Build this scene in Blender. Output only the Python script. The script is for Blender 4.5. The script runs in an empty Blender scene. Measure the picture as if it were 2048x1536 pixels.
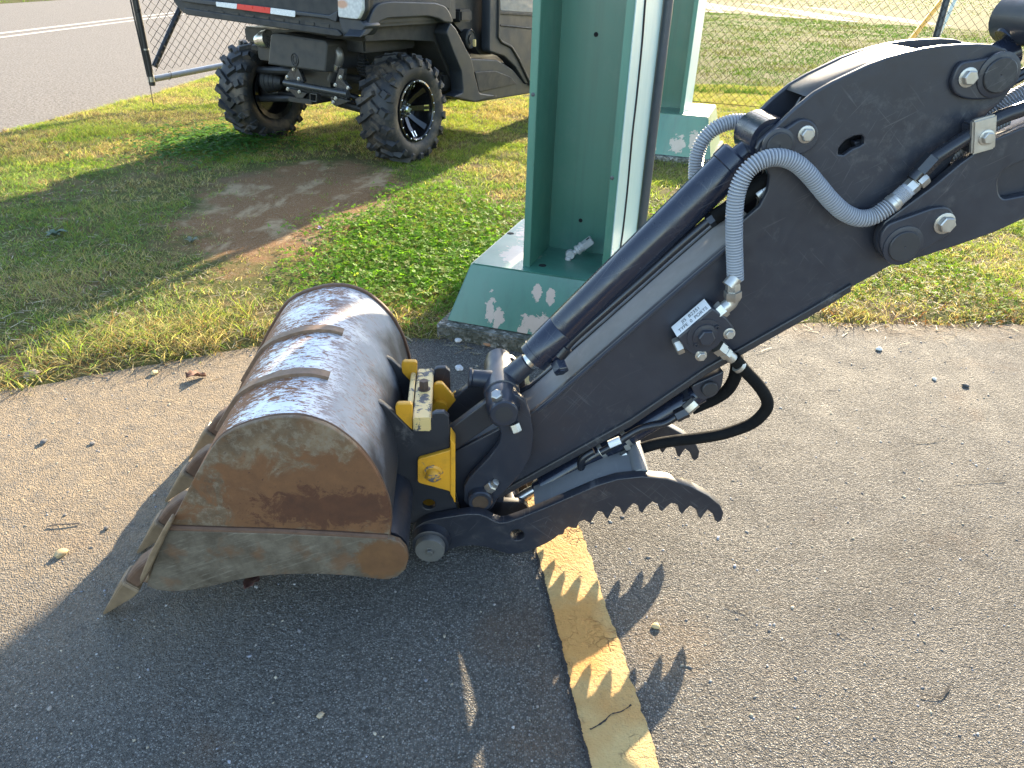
import bpy, bmesh, math, random
import numpy as np
from mathutils import Vector, Matrix
random.seed(7); rng = np.random.default_rng(7)
scene = bpy.context.scene
COL = scene.collection
R_ = math.radians

# ---------------------------------------------------------------- camera
FPX, CX, CY, CAM_H = 1460.0, 1024.0, 768.0, 1.10
NADIR = (939.0, 3343.0)
d = Vector((NADIR[0]-CX, NADIR[1]-CY, FPX)).normalized()
_up = -d
_f = Vector((0, 0, 1)); _Y = (_f - _up*_f.dot(_up)).normalized(); _X = _Y.cross(_up)
RC = Matrix((_X, _Y, _up))               # world = RC @ (right, down, forward)
cam_d = bpy.data.cameras.new('camera'); cam = bpy.data.objects.new('camera', cam_d); COL.objects.link(cam)
rot = Matrix((RC @ Vector((1, 0, 0)), RC @ Vector((0, -1, 0)), RC @ Vector((0, 0, -1)))).transposed()
cam.matrix_world = Matrix.Translation((0, 0, CAM_H)) @ rot.to_4x4()
cam_d.sensor_width = 36; cam_d.lens = 36*FPX/2048; cam_d.clip_start = .02; cam_d.clip_end = 2000
scene.camera = cam
# ---------------------------------------------------------------- world, sun, exposure
SUN_EL = R_(20.4); SUN_AZ = .375      # azimuth from +Y towards +X
w = bpy.data.worlds.new('World'); scene.world = w; w.use_nodes = True
wn = w.node_tree; bg = wn.nodes['Background']
sky = wn.nodes.new('ShaderNodeTexSky'); sky.sky_type = 'NISHITA'; sky.sun_disc = False
sky.sun_elevation = SUN_EL; sky.sun_rotation = SUN_AZ; sky.altitude = 50; sky.air_density = 1.0; sky.dust_density = .9; sky.ozone_density = 1.0
wn.links.new(sky.outputs[0], bg.inputs[0]); bg.inputs[1].default_value = 0.15
sd = bpy.data.lights.new('sun', 'SUN'); sd.energy = 5.0; sd.angle = R_(.55); sd.color = (1.0, .83, .59)
so = bpy.data.objects.new('sun', sd); COL.objects.link(so)
sv = Vector((math.sin(SUN_AZ)*math.cos(SUN_EL), math.cos(SUN_AZ)*math.cos(SUN_EL), math.sin(SUN_EL)))
so.rotation_euler = sv.to_track_quat('Z', 'Y').to_euler()
vs = scene.view_settings; vs.view_transform = 'Standard'; vs.look = 'None'; vs.gamma = 1; vs.exposure = 2.22; vs.use_curve_mapping = False
scene.render.engine = 'CYCLES'
scene.render.resolution_x = 1024; scene.render.resolution_y = 768

# ---------------------------------------------------------------- geometry of the view: pixel -> real plane
ORI = Vector((0, 0, CAM_H))
def ray(p): return RC @ Vector(((p[0]-CX)/FPX, (p[1]-CY)/FPX, 1))
def ground(p, z=0.0):
    r = ray(p); return ORI + r*((z-CAM_H)/r.z)
class Frame:
    def __init__(s, o, yaw):
        s.o = Vector((o[0], o[1], 0)); s.yaw = yaw
        s.x = Vector((math.cos(yaw), math.sin(yaw), 0)); s.y = Vector((-math.sin(yaw), math.cos(yaw), 0))
    def w(s, p): return s.o + s.x*p[0] + s.y*p[1] + Vector((0, 0, p[2]))
    def onY(s, p, y):                    # pixel on the plane y=const -> (x, z)
        r = ray(p); t = ((s.o + s.y*y - ORI).dot(s.y))/r.dot(s.y); P = ORI + r*t - s.o
        return (P.dot(s.x), P.z)
    def onX(s, p, x):                    # pixel on the plane x=const -> (y, z)
        r = ray(p); t = ((s.o + s.x*x - ORI).dot(s.x))/r.dot(s.x); P = ORI + r*t - s.o
        return (P.dot(s.y), P.z)
    def onZ(s, p, z):
        P = ground(p, z) - s.o; return (P.dot(s.x), P.dot(s.y))
CROP = dict(A=(700, 660, 3.071), B=(1300, 0, 2.738), C=(1100, 560, 3.071), D=(740, 700, 4.04), E=(900, 660, 4.519), F=(1320, 560, 7.68),
            G=(200, 560, 2.195), H=(1000, 840, 6.4), K=(780, 900, 2.416), N=(380, 0, 2.926), Q=(1560, 440, 3.66), S=(860, 400, 4.452), P=(0, 0, 1))
def px(c, *pts):
    x0, y0, s = CROP[c]; return [(x0+x/s, y0+y/s) for x, y in pts]

# ---------------------------------------------------------------- materials
class NT:
    def __init__(s, name):
        s.m = bpy.data.materials.new(name); s.m.use_nodes = True; s.t = s.m.node_tree
        s.b = s.t.nodes['Principled BSDF']; s.out = s.t.nodes['Material Output']
        s.tc = s.t.nodes.new('ShaderNodeTexCoord'); s.obj = s.tc.outputs['Object']
    def n(s, typ, props=None, **ins):
        k = s.t.nodes.new('ShaderNode'+typ)
        for a, v in (props or {}).items(): setattr(k, a, v)
        for a, v in ins.items():
            i = k.inputs[int(a[1:])] if a[0] == '_' else k.inputs[a]
            s.set(i, v)
        return k
    def set(s, i, v):
        if hasattr(v, 'is_output'): s.t.links.new(v, i)
        else:
            if i.type == 'RGBA' and not hasattr(v, '__len__'): v = (v, v, v, 1)
            elif i.type == 'RGBA' and len(v) == 3: v = (*v, 1)
            i.default_value = v
    def map(s, scale=(1, 1, 1), loc=(0, 0, 0), rot=(0, 0, 0), vec=None):
        return s.n('Mapping', None, _0=vec or s.obj, Location=loc, Rotation=rot, Scale=scale).outputs[0]
    def noise(s, scale, detail=4, rough=.55, vec=None, dist=0.0):
        return s.n('TexNoise', None, Vector=vec or s.obj, Scale=scale, Detail=detail, Roughness=rough, Distortion=dist).outputs[0]
    def vor(s, scale, feature='F1', vec=None, rnd=1.0, out=0):
        return s.n('TexVoronoi', dict(feature=feature), Vector=vec or s.obj, Scale=scale, Randomness=rnd).outputs[out]
    def ramp(s, fac, *stops):
        k = s.n('ValToRGB', None, Fac=fac); e = k.color_ramp.elements
        while len(e) < len(stops): e.new(.5)
        for q, (p, c) in zip(e, stops):
            q.position = p; q.color = (c, c, c, 1) if not hasattr(c, '__len__') else (*c[:3], 1)
        return k.outputs[0]
    def mix(s, fac, a, b, mode='MIX'):
        k = s.n('MixRGB', dict(blend_type=mode), _0=fac, _1=a, _2=b); return k.outputs[0]
    def math(s, op, a, b=0.0, c=0.0, clamp=False):
        k = s.n('Math', dict(operation=op, use_clamp=clamp), _0=a, _1=b, _2=c); return k.outputs[0]
    def sep(s, vec=None):
        return s.n('SeparateXYZ', None, _0=vec or s.obj).outputs
    def dist2(s, cx, cy, rx, ry, ax=(0, 2)):      # elliptic distance from a spot of the object
        o = s.sep(); a = s.math('DIVIDE', s.math('SUBTRACT', o[ax[0]], cx), rx); b = s.math('DIVIDE', s.math('SUBTRACT', o[ax[1]], cy), ry)
        return s.math('SQRT', s.math('ADD', s.math('MULTIPLY', a, a), s.math('MULTIPLY', b, b)))
    def bump(s, h, strength=.3, dist=.002, prev=None):
        k = s.n('Bump', None, Strength=strength, Distance=dist, Height=h)
        if prev: s.set(k.inputs['Normal'], prev)
        return k.outputs[0]
    def done(s, color=None, rough=None, metal=None, normal=None, spec=None, coat=None):
        b = s.b
        if color is not None: s.set(b.inputs['Base Color'], color)
        if rough is not None: s.set(b.inputs['Roughness'], rough)
        if metal is not None: s.set(b.inputs['Metallic'], metal)
        if normal is not None: s.set(b.inputs['Normal'], normal)
        if spec is not None: s.set(b.inputs['Specular IOR Level'], spec)
        if coat is not None: s.set(b.inputs['Coat Weight'], coat)
        return s.m

def mat_simple(name, col, rough=.5, metal=0.0, var=.25, scale=30, bump=.05, spec=.5):
    k = NT(name); n = k.noise(scale, 5)
    c = k.mix(n, tuple(v*(1-var) for v in col), tuple(min(1, v*(1+var)) for v in col))
    r = k.ramp(k.noise(scale*.6, 4), (.3, max(.02, rough-.12)), (.7, min(1, rough+.12)))
    return k.done(c, r, metal, k.bump(k.noise(scale*4, 3), bump, .001), spec)

def mat_black_paint(name, base=(.021, .022, .027), dust=.35, scr=.4, rough=.36, dcol=(.16, .15, .135)):
    k = NT(name)
    n1 = k.noise(7, 6, .6); n2 = k.noise(45, 5, .6)
    c = k.mix(n1, tuple(v*.75 for v in base), tuple(v*1.35 for v in base))
    dm = k.ramp(k.math('MULTIPLY', k.noise(3.2, 8, .74), k.noise(34, 8, .75)), (.30, 0), (.44, dust))
    c = k.mix(dm, c, dcol)
    sm = None
    for ang, sc in ((.5, (9, 9, 420)), (-.7, (12, 12, 380)), (1.25, (14, 14, 520)), (.95, (7, 7, 460))):
        v = k.map(sc, loc=(ang*3, 0, ang), vec=k.map(rot=(0, ang, 0))); q = k.ramp(k.noise(1, 2, .4, v), (.70, 0), (.735, scr))
        sm = q if sm is None else k.math('MAXIMUM', sm, q)
    sm = k.math('MULTIPLY', sm, k.ramp(k.noise(3.3, 3), (.45, 0), (.6, 1)))
    c = k.mix(sm, c, (.3, .29, .28))
    chip = k.ramp(k.noise(60, 4, .7), (.735, 0), (.75, scr))
    c = k.mix(chip, c, (.22, .17, .12))
    r = k.math('ADD', k.ramp(n2, (.3, rough-.08), (.7, rough+.1)), k.math('MULTIPLY', dm, .45), clamp=True)
    return k.done(c, r, 0, k.bump(k.noise(260, 3), .05, .0006))

def mat_rust_shell(x_grey, x_black):
    k = NT('worn_rusty_steel_shell'); o = k.sep()
    v = k.map((55, 16, 55)); st = k.noise(1, 9, .74, k.map((36, 130, 36)), 1.2)
    st2 = k.noise(1, 4, .65, k.map((110, 330, 110)), .8)
    big = k.noise(9, 7, .66)
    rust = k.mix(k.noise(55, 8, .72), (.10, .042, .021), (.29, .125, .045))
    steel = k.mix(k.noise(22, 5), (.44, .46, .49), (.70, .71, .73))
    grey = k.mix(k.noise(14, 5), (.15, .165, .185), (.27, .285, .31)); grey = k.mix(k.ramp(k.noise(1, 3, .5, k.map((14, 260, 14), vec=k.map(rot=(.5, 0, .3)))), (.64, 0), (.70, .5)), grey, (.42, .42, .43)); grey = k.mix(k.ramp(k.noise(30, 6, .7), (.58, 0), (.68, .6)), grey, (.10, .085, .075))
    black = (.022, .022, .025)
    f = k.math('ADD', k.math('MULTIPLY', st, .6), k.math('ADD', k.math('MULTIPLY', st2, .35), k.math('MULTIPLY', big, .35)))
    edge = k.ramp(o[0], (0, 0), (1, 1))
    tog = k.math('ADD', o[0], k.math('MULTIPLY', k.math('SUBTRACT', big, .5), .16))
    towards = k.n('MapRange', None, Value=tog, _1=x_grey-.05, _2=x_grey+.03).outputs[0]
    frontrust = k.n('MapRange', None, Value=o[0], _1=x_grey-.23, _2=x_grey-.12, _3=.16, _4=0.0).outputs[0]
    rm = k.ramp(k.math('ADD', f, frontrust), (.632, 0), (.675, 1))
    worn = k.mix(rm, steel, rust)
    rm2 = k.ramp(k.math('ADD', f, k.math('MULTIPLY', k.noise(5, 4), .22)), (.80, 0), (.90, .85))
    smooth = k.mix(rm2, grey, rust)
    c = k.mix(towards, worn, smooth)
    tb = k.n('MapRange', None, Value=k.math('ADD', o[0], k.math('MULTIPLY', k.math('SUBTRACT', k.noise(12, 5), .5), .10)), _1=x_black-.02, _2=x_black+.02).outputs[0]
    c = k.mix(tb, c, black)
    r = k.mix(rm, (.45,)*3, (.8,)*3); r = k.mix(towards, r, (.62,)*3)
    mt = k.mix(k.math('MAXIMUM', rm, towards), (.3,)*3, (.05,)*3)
    return k.done(c, r, mt, k.bump(f, .35, .0015))

def mat_side_plate():
    k = NT('dusty_rusted_side_plate')
    n = k.noise(11, 9, .72); n2 = k.noise(75, 8, .78)
    base = k.mix(k.ramp(n, (.36, 0), (.62, 1)), (.080, .047, .023), (.185, .124, .070))
    base = k.mix(k.ramp(n2, (.48, 0), (.60, .6)), base, (.205, .165, .115)); base = k.mix(k.ramp(k.noise(24, 9, .76, k.map(loc=(4, 1, 2))), (.52, 0), (.60, .75)), base, (.125, .060, .022))
    dd = k.dist2(SPX, SPZ-.01, .24, .10)
    f = k.math('ADD', dd, k.math('MULTIPLY', k.math('SUBTRACT', k.noise(15, 9, .74, None, .7), .5), 3.0))
    rustc = k.mix(k.noise(35, 6, .7), (.034, .013, .006), (.115, .040, .014))
    c = k.mix(k.ramp(f, (.75, 1), (1.25, 0)), base, k.mix(k.noise(35, 6, .7), (.080, .034, .013), (.200, .088, .032)))
    d2 = k.math('ADD', k.dist2(SPX+.02, SPZ-.035, .15, .045), k.math('MULTIPLY', k.math('SUBTRACT', k.noise(28, 9, .76, None, .8), .5), 3.2)); c = k.mix(k.ramp(d2, (.75, .95), (1.1, 0)), c, rustc)
    sp = k.ramp(k.noise(110, 3, .6), (.66, 0), (.7, .8)); c = k.mix(k.math('MULTIPLY', sp, k.ramp(k.noise(5, 3), (.4, 0), (.6, 1))), c, (.06, .025, .015))
    c = k.mix(k.ramp(k.noise(18, 6, .7, None, .5), (.62, 0), (.72, .7)), c, (.19, .09, .038))
    return k.done(c, .72, .1, k.bump(n2, .4, .001))

def mat_lower_plate():
    k = NT('grey_worn_lower_plate')
    n = k.noise(13, 9, .74); n2 = k.noise(1, 6, .7, k.map((22, 22, 260), vec=k.map(rot=(0, .35, 0))))
    base = k.mix(k.ramp(n, (.36, 0), (.62, 1)), (.064, .047, .030), (.160, .130, .092)); base = k.mix(k.ramp(n2, (.54, 0), (.66, .5)), base, (.25, .215, .165)); base = k.mix(k.ramp(k.noise(42, 6, .7), (.5, 0), (.7, .4)), base, (.07, .055, .04))
    dd = k.dist2(LPX, LPZ, .055, .05)
    f = k.math('ADD', dd, k.math('MULTIPLY', k.math('SUBTRACT', k.noise(26, 9, .75), .5), 1.5))
    c = k.mix(k.ramp(f, (.75, 1), (1.05, 0)), base, k.mix(k.noise(40, 5), (.085, .040, .018), (.20, .098, .038)))
    c = k.mix(k.ramp(k.noise(16, 5), (.55, 0), (.66, .7)), c, (.15, .072, .032))
    return k.done(c, .6, .25, k.bump(n2, .25, .0008))

def mat_yellow(name, chip=.64, base=(.66, .31, .018), pale=0.0):
    k = NT(name)
    n = k.noise(20, 5); c = k.mix(n, tuple(v*.85 for v in base), tuple(min(1, v*1.1) for v in base))
    if pale: c = k.mix(pale, c, (.66, .52, .24))
    ch = k.ramp(k.noise(38, 7, .68, None, .4), (chip, 0), (chip+.02, 1))
    c = k.mix(ch, c, k.mix(k.noise(60, 4), (.03, .026, .024), (.20, .18, .17)))
    g = k.ramp(k.noise(9, 6, .7), (.55, 0), (.75, .45)); c = k.mix(g, c, (.09, .06, .03))
    return k.done(c, k.mix(ch, (.42,)*3, (.7,)*3), 0, k.bump(ch, -.4, .0012))

def mat_asphalt():
    k = NT('aged_asphalt'); o = k.sep()
    v1 = k.n('TexVoronoi', None, Vector=k.map((1, 1, .4)), Scale=290.0); d1 = v1.outputs['Distance']; c1 = v1.outputs['Color']
    v2 = k.n('TexVoronoi', None, Vector=k.map((1, 1, .4), loc=(3.1, 1.7, 0)), Scale=120.0); d2 = v2.outputs['Distance']; c2 = v2.outputs['Color']
    big = k.noise(1.6, 5, .6); mid = k.noise(9, 5, .6)
    cs = k.n('SeparateColor', None, _0=c1).outputs; cs2 = k.n('SeparateColor', None, _0=c2).outputs
    st = k.ramp(cs[0], (.0, (.09, .085, .077)), (.30, (.20, .187, .165)), (.60, (.34, .320, .285)), (.85, (.45, .425, .38)), (1, (.60, .575, .53)))
    c = k.mix(k.ramp(d1, (.25, 0), (.62, .85)), st, (.085, .08, .072))
    bigst = k.math('MULTIPLY', k.ramp(cs2[0], (.94, 0), (.96, 1)), k.ramp(d2, (.32, 1), (.40, 0)))
    c = k.mix(bigst, c, k.ramp(cs2[1], (0, (.20, .19, .19)), (.5, (.34, .31, .27)), (1, (.42, .40, .37))))
    c = k.mix(k.ramp(big, (.35, .25), (.7, 0)), c, (.14, .13, .115))
    sn = k.math('ADD', k.dist2(.02, .99, .10, .10, (0, 1)), k.math('MULTIPLY', k.math('SUBTRACT', k.noise(9, 5, .65), .5), 1.5)); c = k.mix(k.ramp(sn, (.4, .3), (1.3, 0)), c, (.14, .08, .045))
    sn = k.math('ADD', k.dist2(.30, .97, .13, .12, (0, 1)), k.math('MULTIPLY', k.math('SUBTRACT', k.noise(9, 5, .65), .5), 1.5)); c = k.mix(k.ramp(sn, (.4, .18), (1.3, 0)), c, (.36, .23, .11))
    rs = k.math('MULTIPLY', k.ramp(k.noise(2.3, 5, .6, k.map(loc=(5, 2, 0))), (.60, 0), (.74, .4)), k.ramp(mid, (.35, .3), (.65, 1)))
    c = k.mix(rs, c, (.24, .14, .075))
    c = k.mix(1.0, c, k.ramp(k.noise(1.1, 6, .62, k.map(loc=(7, 3, 0)), .4), (.36, (.80, .79, .78)), (.50, (1, 1, 1)), (.66, (1.12, 1.10, 1.06))), 'MULTIPLY')
    oil = k.math('MULTIPLY', k.ramp(k.noise(3.4, 4, .6, k.map(loc=(1, 8, 0))), (.64, 0), (.74, .55)), k.ramp(k.noise(45, 5, .7), (.3, .4), (.65, 1))); c = k.mix(oil, c, (.075, .068, .06))
    e2 = k.math('SUBTRACT', o[1], k.math('ADD', k.math('MULTIPLY', o[0], .06), 2.36)); e2 = k.math('ADD', e2, k.math('MULTIPLY', k.math('SUBTRACT', k.noise(7, 6, .7), .5), .35)); dirt = k.math('MULTIPLY', k.n('MapRange', None, Value=e2, _1=-.10, _2=.05).outputs[0], k.n('MapRange', None, Value=o[0], _1=.5, _2=.8).outputs[0]); c = k.mix(k.math('MULTIPLY', dirt, .8), c, k.mix(k.noise(120, 4, .7), (.11, .075, .045), (.27, .20, .13)))
    # wind-blown sand lying by the grass edge
    ed = k.math('SUBTRACT', o[1], k.math('ADD', k.math('MULTIPLY', o[0], .36), 1.72))
    sand = k.math('MULTIPLY', k.n('MapRange', None, Value=ed, _1=-.75, _2=.02).outputs[0], k.n('MapRange', None, Value=o[0], _1=-.35, _2=-.65).outputs[0])
    sand = k.math('MULTIPLY', sand, k.ramp(k.noise(26, 5, .6), (.3, .35), (.6, 1)))
    c = k.mix(k.math('MULTIPLY', sand, .9), c, k.mix(k.noise(150, 3), (.31, .235, .15), (.45, .355, .245)))
    h = k.math('ADD', k.math('MULTIPLY', k.ramp(d1, (0, 1), (.6, 0)), .8), k.math('MULTIPLY', k.noise(110, 5, .65), 1.3))
    h = k.math('ADD', h, k.math('MULTIPLY', bigst, .6)); h = k.math('SUBTRACT', h, k.math('MULTIPLY', k.ramp(k.noise(34, 5, .7), (.60, 0), (.72, 1)), 1.1))
    return k.done(c, k.ramp(mid, (.3, .72), (.7, .9)), 0, k.bump(h, 1.0, .014), .2)

def mat_stripe():
    k = NT('faded_yellow_road_paint')
    n = k.noise(24, 6, .65); c = k.mix(n, (.41, .275, .105), (.53, .385, .175))
    cr = k.vor(62, 'DISTANCE_TO_EDGE', k.n('VectorMath', dict(operation='ADD'), _0=k.obj, _1=k.n('VectorMath', dict(operation='SCALE'), _0=k.n('TexNoise', None, Vector=k.obj, Scale=30.0).outputs['Color'], Scale=.03).outputs[0]).outputs[0])
    crm = k.math('MULTIPLY', k.ramp(cr, (.03, 1), (.09, 0)), k.ramp(k.noise(9, 5), (.53, 0), (.64, 1)))
    wear = k.ramp(k.noise(170, 5, .75), (.57, 0), (.64, .85)); wear = k.math('MULTIPLY', wear, k.ramp(k.noise(5, 4), (.42, .25), (.62, 1)))
    c = k.mix(wear, c, (.13, .115, .10)); c = k.mix(crm, c, (.05, .043, .038))
    st = k.ramp(k.noise(4.5, 5, .6, k.map(loc=(2, .35, 0))), (.5, 0), (.68, .7)); c = k.mix(st, c, (.42, .20, .05))
    sd_ = k.math('ADD', k.dist2(.135, .985, .10, .13, (0, 1)), k.math('MULTIPLY', k.math('SUBTRACT', k.noise(11, 5, .65), .5), 1.2)); c = k.mix(k.ramp(sd_, (.5, .8), (1.2, 0)), c, k.mix(k.noise(60, 4), (.40, .17, .035), (.60, .30, .075)))
    o = k.sep(); ww = k.math('SUBTRACT', o[0], k.math('ADD', .0655, k.math('MULTIPLY', k.math('SUBTRACT', o[1], 1.209), -.163)))
    ew = k.math('ADD', k.math('MULTIPLY', ww, 9.0), k.math('ADD', k.noise(16, 6, .7), k.math('MULTIPLY', k.noise(90, 4, .7), .45))); c = k.mix(k.ramp(ew, (1.62, 0), (1.72, .85)), c, (.12, .108, .095))
    h = k.math('ADD', k.noise(150, 5, .65), k.math('MULTIPLY', crm, -1.2))
    return k.done(c, .8, 0, k.bump(h, .9, .007), .3)

def mat_ground():
    k = NT('soil_and_thatch'); o = k.sep()
    n = k.noise(2.2, 7, .62); f = k.noise(60, 5, .7); ff = k.noise(220, 4, .7)
    soil = k.mix(f, (.095, .056, .033), (.21, .135, .08)); soil = k.mix(k.ramp(ff, (.5, 0), (.68, .6)), soil, (.33, .24, .16))
    thatch = k.mix(f, (.042, .044, .014), (.125, .125, .042)); thatch = k.mix(k.ramp(ff, (.55, 0), (.7, .7)), thatch, (.24, .20, .10))
    c = k.mix(k.ramp(n, (.34, .15), (.50, 1)), soil, thatch)
    dm = k.dist2(-1.12, 3.75, .60, 1.0, (0, 1)); dm = k.math('ADD', dm, k.math('MULTIPLY', k.math('SUBTRACT', k.noise(4, 6, .65), .5), 1.2))
    red = k.mix(f, (.115, .058, .024), (.235, .135, .064)); red = k.mix(k.ramp(ff, (.52, 0), (.66, .7)), red, (.40, .30, .22))
    sandy = k.ramp(k.noise(5.2, 6, .65, k.map((1, .55, 1), loc=(1.3, .4, 0)), .4), (.52, 0), (.62, .85)); red = k.mix(sandy, red, k.mix(f, (.28, .205, .115), (.40, .30, .185)))
    c = k.mix(k.ramp(dm, (.8, 1), (1.15, 0)), c, red)
    far = k.n('MapRange', None, Value=o[1], _1=7.0, _2=8.6).outputs[0]
    fg = k.mix(k.noise(1.2, 6, .7), (.035, .045, .010), (.095, .095, .028)); fg = k.mix(k.ramp(k.noise(9, 5, .7), (.45, 0), (.7, .6)), fg, (.10, .07, .035))
    c = k.mix(far, c, fg)
    h = k.math('ADD', f, k.math('MULTIPLY', ff, .5))
    return k.done(c, .95, 0, k.bump(h, .8, .009), .05)

def mat_grass(name, trans=.4):
    k = NT(name); a = k.n('Attribute', dict(attribute_name='Col')).outputs['Color']
    k.done(a, .6, 0, None, .12)
    t = k.n('BsdfTranslucent', None, Color=k.mix(1.0, a, (1.15, 1.15, .7), 'MULTIPLY')).outputs[0]
    ms = k.n('MixShader', None, _0=trans, _1=k.b.outputs[0], _2=t).outputs[0]
    k.t.links.new(ms, k.out.inputs[0]); return k.m

def mat_green(name, spots, ax, seed):
    """faded green painted sheet; spots = places where the paint has flaked off: (c0, c1, r0, r1)"""
    k = NT(name)
    n = k.noise(3, 6, .6); c = k.mix(n, (.034, .138, .094), (.055, .195, .136))
    c = k.mix(k.ramp(k.noise(1, 5, .6, k.map((26, 26, 1.1))), (.48, 0), (.72, .5)), c, (.032, .10, .072)); c = k.mix(k.ramp(k.noise(7, 8, .74), (.56, 0), (.74, .3)), c, (.13, .20, .16))
    m = None
    for (a, b, ra, rb) in spots:
        dd = k.dist2(a, b, ra, rb, ax); f = k.math('ADD', dd, k.math('MULTIPLY', k.math('SUBTRACT', k.noise(34, 6, .68, k.map(loc=(seed, a*3, b*5))), .5), 3.2))
        q = k.ramp(f, (.98, 1), (1.0, 0)); m = q if m is None else k.math('MAXIMUM', m, q)
    if m is not None: c = k.mix(m, c, k.mix(k.noise(30, 4), (.40, .31, .24), (.50, .40, .32)))
    h = k.math('MULTIPLY', m, -1.0) if m is not None else k.noise(80, 3)
    k.b.inputs['Coat Roughness'].default_value = .28
    return k.done(c, k.ramp(k.noise(12, 4), (.3, .36), (.7, .52)), 0, coat=.55, normal=k.bump(h, .35 if m is not None else .03, .0012))

def mat_concrete():
    k = NT('mossy_exposed_aggregate_concrete')
    v = k.n('TexVoronoi', None, Vector=k.obj, Scale=95.0); cs = k.n('SeparateColor', None, _0=v.outputs['Color']).outputs
    c = k.ramp(cs[0], (0, (.06, .055, .045)), (.45, (.15, .14, .115)), (.8, (.28, .26, .22)), (1, (.42, .40, .36)))
    c = k.mix(k.ramp(k.noise(11, 6, .65), (.42, 0), (.6, .75)), c, (.045, .047, .028))
    return k.done(c, .9, 0, k.bump(k.math('ADD', v.outputs['Distance'], k.noise(40, 5)), .8, .006))

def mat_tyre():
    k = NT('dusty_tyre_rubber'); n = k.noise(13, 6, .65)
    c = k.mix(n, (.008, .0085, .010), (.022, .022, .024))
    c = k.mix(k.ramp(k.noise(8, 7, .7, k.map(loc=(2, 5, 1))), (.50, 0), (.68, .75)), c, (.13, .095, .062))
    return k.done(c, .62, 0, k.bump(k.noise(90, 4), .2, .002))

def mat_wires():
    return mat_simple('black_coated_wire', (.010, .010, .011), .7, spec=.15)

# ---------------------------------------------------------------- mesh builders
def link(o, parent=None):
    COL.objects.link(o)
    if parent is not None: o.parent = parent
    return o
def fin(me, name, m, parent=None, sharp=35):
    me.materials.clear(); me.materials.append(m)
    me.polygons.foreach_set('use_smooth', [True]*len(me.polygons)); me.set_sharp_from_angle(angle=R_(sharp)); me.update()
    return link(bpy.data.objects.new(name, me), parent)
def pyd(name, v, f, m, parent=None, sharp=35):
    me = bpy.data.meshes.new(name); me.from_pydata([tuple(q) for q in v], [], f); me.validate()
    return fin(me, name, m, parent, sharp)
class MB:
    """collects shapes that belong to ONE part"""
    def __init__(s): s.v = []; s.f = []
    def add(s, v, f):
        o = len(s.v); s.v += [tuple(q) for q in v]; s.f += [tuple(i+o for i in q) for q in f]; return s
    def box(s, c, d, M=None):
        x, y, z = (q/2 for q in d); vv = [Vector((i*x, j*y, k*z)) for i in (-1, 1) for j in (-1, 1) for k in (-1, 1)]
        if M is not None: vv = [M @ q for q in vv]
        vv = [q+Vector(c) for q in vv]
        return s.add(vv, [(0, 1, 3, 2), (4, 6, 7, 5), (0, 4, 5, 1), (2, 3, 7, 6), (0, 2, 6, 4), (1, 5, 7, 3)])
    def lathe(s, p0, ax, prof, n=20, up=None):          # prof: (distance along the axis, radius); n=6 gives hexagons
        p0 = Vector(p0); ax = Vector(ax).normalized(); t = up or (Vector((0, 0, 1)) if abs(ax.z) < .9 else Vector((1, 0, 0)))
        e1 = ax.cross(t).normalized(); e2 = ax.cross(e1); V = []; F = []
        for (h, r) in prof:
            for i in range(n):
                a = 2*math.pi*i/n; V.append(p0+ax*h+e1*(r*math.cos(a))+e2*(r*math.sin(a)))
        for j in range(len(prof)-1):
            for i in range(n):
                q = (i+1) % n; F.append((j*n+i, (j+1)*n+i, (j+1)*n+q, j*n+q))
        F.append(tuple(range(n))); F.append(tuple((len(prof)-1)*n+i for i in reversed(range(n))))
        return s.add(V, F)
    def tube(s, pts, r, n=10, rf=None):
        pts = [Vector(p) for p in pts]; V = []; F = []; prev = None
        for i, p in enumerate(pts):
            t = (pts[min(i+1, len(pts)-1)]-pts[max(i-1, 0)]).normalized()
            if prev is None: e1 = t.cross(Vector((.3, .9, .2))).normalized()
            else: e1 = (prev-t*prev.dot(t)).normalized()
            prev = e1; e2 = t.cross(e1); rr = r if rf is None else rf(i)
            for k in range(n):
                a = 2*math.pi*k/n; V.append(p+e1*(rr*math.cos(a))+e2*(rr*math.sin(a)))
        for j in range(len(pts)-1):
            for i in range(n):
                q = (i+1) % n; F.append((j*n+i, j*n+q, (j+1)*n+q, (j+1)*n+i))
        F.append(tuple(reversed(range(n)))); F.append(tuple((len(pts)-1)*n+i for i in range(n)))
        return s.add(V, F)
    def prism(s, poly, lo, hi, axis='y'):
        n = len(poly); A = []; 
        for h in (lo, hi):
            for (a, b) in poly: A.append({'y': (a, h, b), 'x': (h, a, b), 'z': (a, b, h)}[axis])
        F = [tuple(range(n)), tuple(reversed(range(n, 2*n)))]+[(i, n+i, n+(i+1) % n, (i+1) % n) for i in range(n)]
        return s.add(A, F)
    def build(s, name, m, parent=None, sharp=35, bev=0):
        me = bpy.data.meshes.new(name); me.from_pydata(s.v, [], s.f)
        bm = bmesh.new(); bm.from_mesh(me); bmesh.ops.recalc_face_normals(bm, faces=bm.faces)
        if bev:
            es = [e for e in bm.edges if len(e.link_faces) == 2 and e.calc_face_angle(0) > .5]
            bmesh.ops.bevel(bm, geom=es, offset=bev, segments=2, affect='EDGES', clamp_overlap=True)
        bm.to_mesh(me); bm.free()
        return fin(me, name, m, parent, sharp)
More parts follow.
